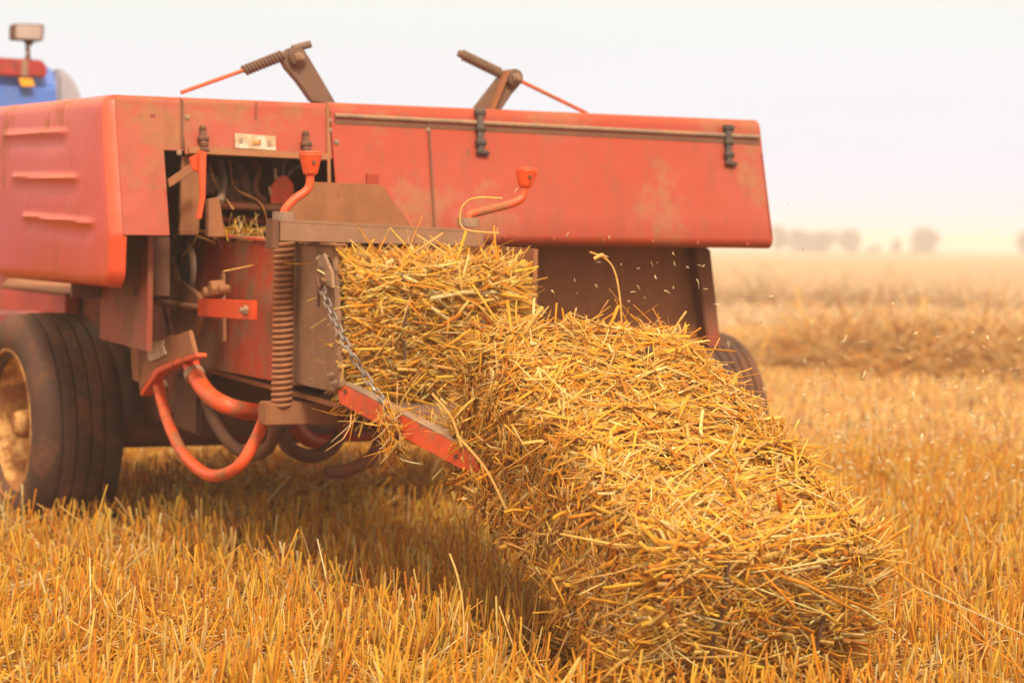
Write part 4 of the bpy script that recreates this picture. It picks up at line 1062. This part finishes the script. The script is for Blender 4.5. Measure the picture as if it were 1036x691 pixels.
    s, d = surf(P); D = norm(np.cross(d, rng.normal(0, 1, (m, 3))) + d * rng.normal(0, 0.3, (m, 1)))
    ck = strand_mesh('chaff', s + d * rng.uniform(-0.012, 0.004, (m, 1)), D, rng.uniform(0.008, 0.035, m), rng.uniform(0.002, 0.006, m), d, M_straw, seg=2, bend=0.5, flat=0.2, parent=root,
                     tones=PAL[rng.choice(len(PAL), m, p=[.12, .08, .24, .08, .12, .06, .14, .16])] * rng.uniform(0.7, 1.05, (m, 1)), kink=0.2)
    ck['kind'] = 'stuff'
    # the two twines, sunk into their grooves
    for ty in (-0.23, 0.22):
        y = ty * Ws; path = []
        lo = [(-h[0], -h[2]), (-h[0], h[2]), (h[0], h[2]), (h[0], -h[2])]
        for i in range(4):
            p, q = lo[i], lo[(i + 1) % 4]
            for k in range(26): t = k / 26; path.append((p[0] + (q[0] - p[0]) * t, y + 0.004 * math.sin(k * 0.7 + i), p[1] + (q[1] - p[1]) * t))
        s, d = surf(np.array(path)); s = s + d * (0.002 + 0.046 * np.clip(d[:, :1], 0, 1))
        bm = bmesh.new(); bm_tube(bm, [Vector(p) for p in s], 0.0040, 6, closed=True); fin('twine', bm, M_twine, root, smooth=True)
    return root, surf, h

b2, surf2, h2 = bale('straw_bale', B2C, ba, bb, bn, BL, BW, BH, 36000,
     'large golden straw bale tipping off the chute onto the stubble', {'near': 0.24, 'top': 0.34, 'left': 0.25, 'right': 0.08, 'far': 0.07}, 3, rad=0.085, keep=0.84, lump=0.017)
e1 = MM.to_3x3() @ Vector((0, -1, 0)); bb1 = MM.to_3x3() @ Vector((1, 0, 0)); bn1 = MM.to_3x3() @ Vector((0, 0, 1))
H1 = WCT - WCB - 0.012; H1 -= 0.02; c1 = MM @ Vector((UC + 0.014 + 0.245, VE - 0.015 + 0.45, WCB - 0.014 + H1 / 2))
b1_, surf1, h1_ = bale('straw_bale', c1, e1, bb1, bn1, 0.90, 0.465, H1, 18000,
     'straw bale still held in the chamber, its end pushing out past the chain', {'near': 0.62, 'top': 0.22, 'right': 0.16}, 17, fuzz=0.15, keep=1.0, lump=0.008)

# a stalk with a bent head standing up out of the fallen bale
def stalk(name, pts, r, parent, inv):
    bm = bmesh.new(); bm_tube(bm, [inv @ p for p in smoothpath(pts, 6)], r, 5)
    o = fin(name, bm, M_straw, parent, smooth=True)
    ca = o.data.color_attributes.new('tone', 'FLOAT_COLOR', 'POINT'); ca.data.foreach_set('color', [0.86, 0.6, 0.2, 1] * len(o.data.vertices)); return o
inv2 = b2.matrix_world.inverted(); inv1 = b1_.matrix_world.inverted()
stalk('stalk', [G(629, 328, 5.25), G(627, 300, 5.25), G(622, 275, 5.25), G(613, 262, 5.24), G(597, 255, 5.22)], 0.0022, b2, inv2)
stalk('stalk', [G(613, 262, 5.24), G(609, 258, 5.23), G(601, 262, 5.22)], 0.004, b2, inv2)
stalk('stalk', [G(505, 236, 5.30), G(470, 232, 5.3), G(466, 214, 5.3), G(474, 203, 5.3), G(488, 200, 5.3), G(508, 201, 5.3)], 0.0022, b1_, inv1)
for (x0, y0, x1, y1, d) in ((437, 398, 467, 452, 4.98), (462, 440, 512, 515, 4.9), (340, 365, 345, 386, 5.45)):
    mid = (G(x0, y0, d) + G(x1, y1, d)) / 2 + Vector((0.01, 0, 0.006)); stalk('stalk', [G(x0, y0, d), mid, G(x1, y1, d)], 0.003, b2, inv2)
kn = G(657, 354, 5.06); bm = bmesh.new(); bmesh.ops.create_icosphere(bm, subdivisions=2, radius=0.009)
for v in bm.verts: v.co = inv2 @ (v.co * (1 + 0.3 * noise.noise(v.co * 200)) + kn)
fin('dark_knot', bm, M_char, b2, smooth=True)

# tuft hanging on the chute rail
def tuft(name, label, base, n, lmax, spread, down, cat='straw tuft', w=0.004):
    base = Vector(base); root_P = np.array(base)[None] + rng.normal(0, 1, (n, 3)) * spread
    D = norm(rng.normal(0, 1, (n, 3)) * [1, 1, 0.8] + np.array([[0, 0, down]])); ln = rng.uniform(lmax * 0.3, lmax, n)
    o = strand_mesh(name, root_P - np.array(base) - D * (ln * 0.35)[:, None], D, ln, w * rng.uniform(0.5, 1.3, n), norm(rng.normal(0, 1, (n, 3))), M_straw, seg=3, bend=0.3, flat=0.5, kink=0.3)
    o.location = base; tag(o, label, cat, kind='stuff'); return o
pt = MM @ (L(402, 436, pl=RL) - nn * 0.012)
tuft('straw_tuft', 'ragged tuft of straw caught where the chain meets the chute rail', pt, 170, 0.11, [0.012, 0.012, 0.03], -1.0)
tuft('straw_tuft', 'loose straw spilled over the chute floor under the bale end', MM @ (fl[0].lerp(fl[1], 0.45) + Vector((0.2, 0, 0.02))), 240, 0.12, [0.12, 0.10, 0.012], 0.0)
for (x, y, u, n, sp) in ((245, 236, UC + 0.05, 90, [0.05, 0.05, 0.012]), (225, 238, UC + 0.12, 60, [0.05, 0.05, 0.01]), (203, 236, UC + 0.1, 40, [0.03, 0.03, 0.01])):
    tuft('straw_tuft', {245: 'yellow straw wisps on the ledge below the orange tongue', 225: 'straw wisps heaped in the middle of the knotter ledge', 203: 'small straw wisp at the foot of the knotter lever'}[x], MM @ L(x, y, u=u), n, 0.09, sp, 0.2)

# chaff in the air
def chaff(name, n, reg, label, sz):
    pts = np.array([G(*p) for p in reg(n)]); D = norm(rng.normal(0, 1, (n, 3)))
    o = strand_mesh(name, pts, D, rng.uniform(0.4, 1.3, n) * sz, rng.uniform(0.3, 0.6, n) * sz, norm(rng.normal(0, 1, (n, 3))), M_chaff, seg=2, bend=0.6, flat=0.3,
                    tones=np.array([[0.95, 0.84, 0.58]]) * rng.uniform(0.7, 1.0, (n, 1)))
    tag(o, label, 'chaff', kind='stuff')
def reg1(n):
    for _ in range(n):
        d = rng.uniform(5.6, 9.5); x = rng.normal(930, 90); y = 300 + abs(rng.normal(150, 90)); lim = 244 + (0.94 - 0.1) / d * F
        yield (x, min(y, lim), d)
def reg2(n):
    for _ in range(n): yield (rng.normal(620, 90), rng.normal(285, 35), rng.uniform(4.9, 6.0))
def reg3(n):
    for _ in range(n): yield (rng.uniform(780, 1100), rng.uniform(380, 540), rng.uniform(6.5, 7.6))
chaff('flying_chaff', 340, reg1, 'pale chaff drifting in the air right of the bale', 0.017)
chaff('flying_chaff', 45, reg2, 'few bits of chaff flying over the tipping bale', 0.011)
chaff('flying_chaff', 520, reg3, 'swarm of fine chaff low over the stubble on the right', 0.014)

# long straws lying over the stubble at the lower right
Lp = [((916, 590), (975, 622), (1040, 640), 4.75), ((928, 610), (985, 648), (1045, 668), 4.6), ((930, 575), (960, 600), (1010, 628), 4.85), ((880, 560), (925, 575), (948, 600), 4.8),
      ((455, 560), (470, 600), (490, 640), 4.7)]
P, D, ln = [], [], []
for a_, m_, c_, d_ in Lp:
    p, q = G(*a_, d_), G(*c_, d_ - 0.1); P.append(p[:]); D.append((q - p).normalized()[:]); ln.append((q - p).length)
o = strand_mesh('loose_straw', np.array(P), np.array(D), np.array(ln), np.full(len(P), 0.006), np.tile([[0, 0, 1.0]], (len(P), 1)), M_straw, seg=6, bend=0.12)
tag(o, 'few long straws lying across the stubble tops beside the fallen bale', 'straw litter', kind='stuff')

# ================================================================== HAZE
bm = bmesh.new(); bm_box(bm, (-1700, -30, -1.2), (1700, 2500, 4.7))
me = bpy.data.meshes.new('haze'); bmesh.ops.recalc_face_normals(bm, faces=bm.faces); bm.to_mesh(me); bm.free()
hm = bpy.data.materials.new('haze_air'); hm.use_nodes = True; hn = hm.node_tree; hn.nodes.clear()
ho = hn.nodes.new('ShaderNodeOutputMaterial'); hv = hn.nodes.new('ShaderNodeVolumePrincipled')
hv.inputs['Color'].default_value = (0.86, 0.93, 1.0, 1); hv.inputs['Density'].default_value = 0.0033; hv.inputs['Anisotropy'].default_value = 0.2
hn.links.new(hv.outputs[0], ho.inputs['Volume']); me.materials.append(hm)
hz = link(bpy.data.objects.new('haze', me)); tag(hz, 'pale dusty haze over the field', 'haze', kind='stuff')
